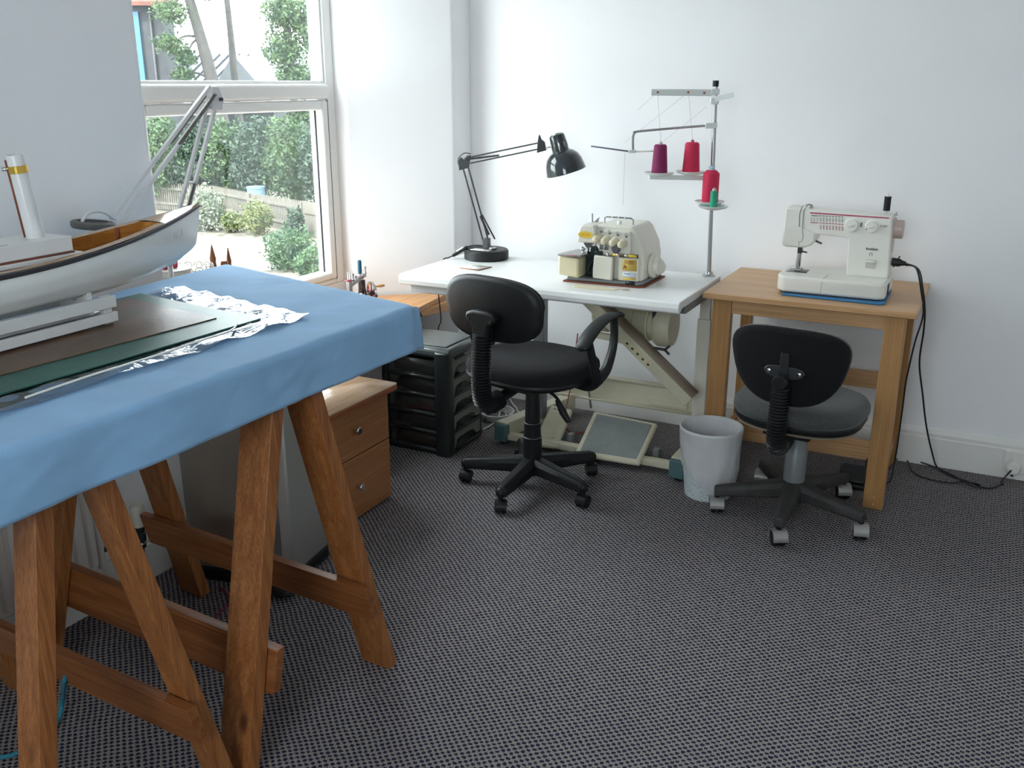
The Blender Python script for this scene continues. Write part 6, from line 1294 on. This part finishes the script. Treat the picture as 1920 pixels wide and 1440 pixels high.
for s_ in (1, -1):
    x = 0.272 * s_
    MB().tube([(0.12 * s_, 0.02, 0.455), (0.21 * s_, 0.02, 0.448), (0.245 * s_, 0.02, 0.458), (x, 0.012, 0.485), (x, -0.012, 0.55), (x, -0.040, 0.630)], 0.015, 10, 5, [0.015, 0.018, 0.023, 0.022, 0.016, 0.014]).build('arm_strut', M_blk, ca_)
    MB().tube([(x, 0.020, 0.478), (x, 0.075, 0.505), (x, 0.112, 0.565), (x, 0.124, 0.625), (x, 0.118, 0.688)], 0.013, 10, 5, [0.021, 0.019, 0.016, 0.015, 0.014]).build('arm_strut', M_blk, ca_)
    ap = [(-0.098, 0.612), (-0.066, 0.645), (-0.015, 0.677), (0.04, 0.698), (0.095, 0.705), (0.150, 0.700), (0.180, 0.688)]
    m = MB(); vs = []
    for i, (y, z) in enumerate(ap):
        d0 = Vector((0, ap[min(i + 1, 6)][0] - ap[max(i - 1, 0)][0], ap[min(i + 1, 6)][1] - ap[max(i - 1, 0)][1])).normalized(); n_ = Vector((0, -d0.z, d0.y)); w_ = (0.030, 0.034, 0.034, 0.032, 0.030, 0.026, 0.015)[i]
        vs += [Vector((x + a_ * w_, y, z)) + n_ * b_ for a_, b_ in ((-1, -0.004), (-0.8, 0.006), (0, 0.010), (0.8, 0.006), (1, -0.004), (0.6, -0.012), (-0.6, -0.012))]
    fs = [(j * 7 + i, j * 7 + (i + 1) % 7, (j + 1) * 7 + (i + 1) % 7, (j + 1) * 7 + i) for j in range(6) for i in range(7)] + [(6, 5, 4, 3, 2, 1, 0), tuple(42 + i for i in range(7))]
    m.add(vs, fs).build('armrest', M_blk, ca_, sub=1)
# --- chair without arms ---
rb = math.radians(-6)
cbx = thing('typist_chair', 'grey padded armless swivel chair pushed against the beech table', 'chair', (-0.512, 3.24, 0), rb)
M_dusty = mat('dusty_black_plastic', (0.030, 0.029, 0.028), 0.6, var=(20, 0.35))
for k, wa in enumerate((-157, -88, -21, 57, 125)):
    a = math.radians(wa) - rb
    tapered_arm(a, 0.02, 0.278, 0.108, 0.086, 0.078, 0.034, 0.060, 0.036).build('base_arm', M_dusty, cbx, bev=0.006, seg=3)
    caster(cbx, a, 0.268, math.radians((20, 30, 15, 25, 0)[k]) - rb, M_silver, 0.078, 0.030)
MB().lathe([(0.05, 0.065), (0.056, 0.085), (0.048, 0.128), (0.040, 0.134)], n=28).build('hub', M_dusty, cbx)
MB().lathe([(0.0375, 0.125), (0.0375, 0.246), (0.036, 0.249), (0.0345, 0.252), (0.0345, 0.272), (0.033, 0.276), (0.029, 0.345), (0.028, 0.35)], n=28).build('column', M_grey, cbx)
B((-0.08, -0.16, 0.345), (0.08, 0.10, 0.372)).build('mechanism', M_blk, cbx, bev=0.006)
so2 = superellipse(0.218, 0.200, 2.6, 48)
pad(so2, [(0.82, 0.368), (0.97, 0.378), (1.0, 0.392), (0.99, 0.402)]).build('seat_shell', M_blk, cbx, smooth=50)
pad(so2, [(0.93, 0.366), (0.955, 0.369), (0.93, 0.372)]).build('seat_piping', M_tan, cbx, smooth=50)
pad(so2, [(0.98, 0.400), (1.025, 0.416), (1.02, 0.434), (0.97, 0.450), (0.86, 0.459), (0.6, 0.461), (0.2, 0.459)]).build('seat', M_greyfab, cbx, smooth=60)
ob = [(x * (1.0 + 0.16 * (y / 0.125)) if y > -0.2 else x, y) for x, y in superellipse(0.192, 0.128, 2.7, 48)]
ob = [(x * (0.98 if y > 0 else 0.98), y * (1.0 if y > 0 else 1.08) + 0.012 * (x / 0.2) ** 2) for x, y in ob]
back_pad(ob, 0.615, -0.215, 0.5, [(0.86, 0.016), (0.965, 0.011), (1.0, 0.002), (0.99, -0.005)], -0.04).build('back_shell', M_blkfab, cbx, smooth=50)
back_pad(ob, 0.615, -0.215, 0.5, [(0.985, -0.003), (1.0, -0.014), (0.95, -0.030), (0.8, -0.038), (0.4, -0.042)], -0.04).build('backrest', M_greyfab, cbx, smooth=60)
bellows(cbx, [(0, -0.16, 0.345), (0, -0.215, 0.338), (0, -0.258, 0.360), (0, -0.268, 0.42), (0, -0.262, 0.50), (0, -0.258, 0.545)], 0.0285, M_blk)
MB().bar((0, -0.255, 0.52), (0, -0.243, 0.665), 0.028, 0.010, (0, 1, 0)).build('spine_bar', M_blk, cbx, bev=0.002)
bk = MB().prism([(-0.068, 0.012), (-0.058, 0.026), (-0.03, 0.030), (0.03, 0.030), (0.058, 0.026), (0.068, 0.012), (0.058, -0.004), (0.03, -0.012), (-0.03, -0.012), (-0.058, -0.004)], (0, -0.234, 0.590), (1, 0, 0), (0, 0, 1), (0, -0.010, 0)).build('back_bracket', M_blkmetal, cbx, bev=0.003)
for x in (-0.05, 0.05): MB().lathe([(0.007, 0), (0.007, 0.002), (0.003, 0.004)], (x, -0.244, 0.600), (0, -1, 0), 14).build('screw', M_chrome, bk)
MB().lathe([(0.020, 0), (0.026, 0.004), (0.026, 0.022), (0.022, 0.028), (0.0, 0.029)], (0, -0.262, 0.575), (0, -1, 0), 24).build('knob', M_blk, cbx)
MB().lathe([(0.022, -0.006), (0.030, 0), (0.030, 0.010), (0.022, 0.014)], (0, -0.258, 0.545), (0, 0, 1), 20).build('bellows_collar', M_blk, cbx)
# ================================================================== FLOOR CLUTTER
coil = []; CC = atz(930, 776, 0.02)
for k in range(5 * 18):
    a = 2 * PI * k / 18; r = 0.055 + 0.008 * math.sin(k * 0.37) + 0.0018 * (k // 18); coil.append(Vector((CC.x + r * math.cos(a) * 1.15, CC.y + r * math.sin(a) * 1.3, 0.006 + 0.0070 * (k // 18))))
coil += [CC + Vector((0.09, 0.06, 0.0)), atz(955, 745, 0.008), atz(975, 728, 0.006)]
pre = [atz(905, 806, 0.006), atz(930, 790, 0.006), atz(942, 765, 0.006)]
tag(MB().tube(pre + coil, 0.0042, 7, 3).build('cable_coil', M_wcord), 'coil of white cable on the carpet behind the drawer tower', 'cable')
tag(MB().tube([Vector((-1.98, 1.90, 0.005)), atz(432, 1125, 0.005), atz(410, 1150, 0.005), atz(385, 1170, 0.005), Vector((-1.95, 1.64, 0.005))], 0.0035, 6, 6).build('crimson_cord', mat('crimson_cord', (0.20, 0.015, 0.05), 0.6)), 'thin crimson cord on the carpet below the trestle', 'cord')
M_rope = mat('turquoise_rope', (0.02, 0.19, 0.27), 0.7, bump=(150, 0.8))
tag(MB().tube([atx(124, 1256, -1.745), atx(121, 1280, -1.735), atz(118, 1310, 0.06), atz(112, 1342, 0.012), atz(95, 1372, 0.008), atz(40, 1408, 0.008), atz(0, 1420, 0.008), atz(-80, 1425, 0.008)], 0.0055, 8, 6).build('blue_rope', M_rope), 'turquoise rope trailing from the trestle rail onto the carpet', 'rope')
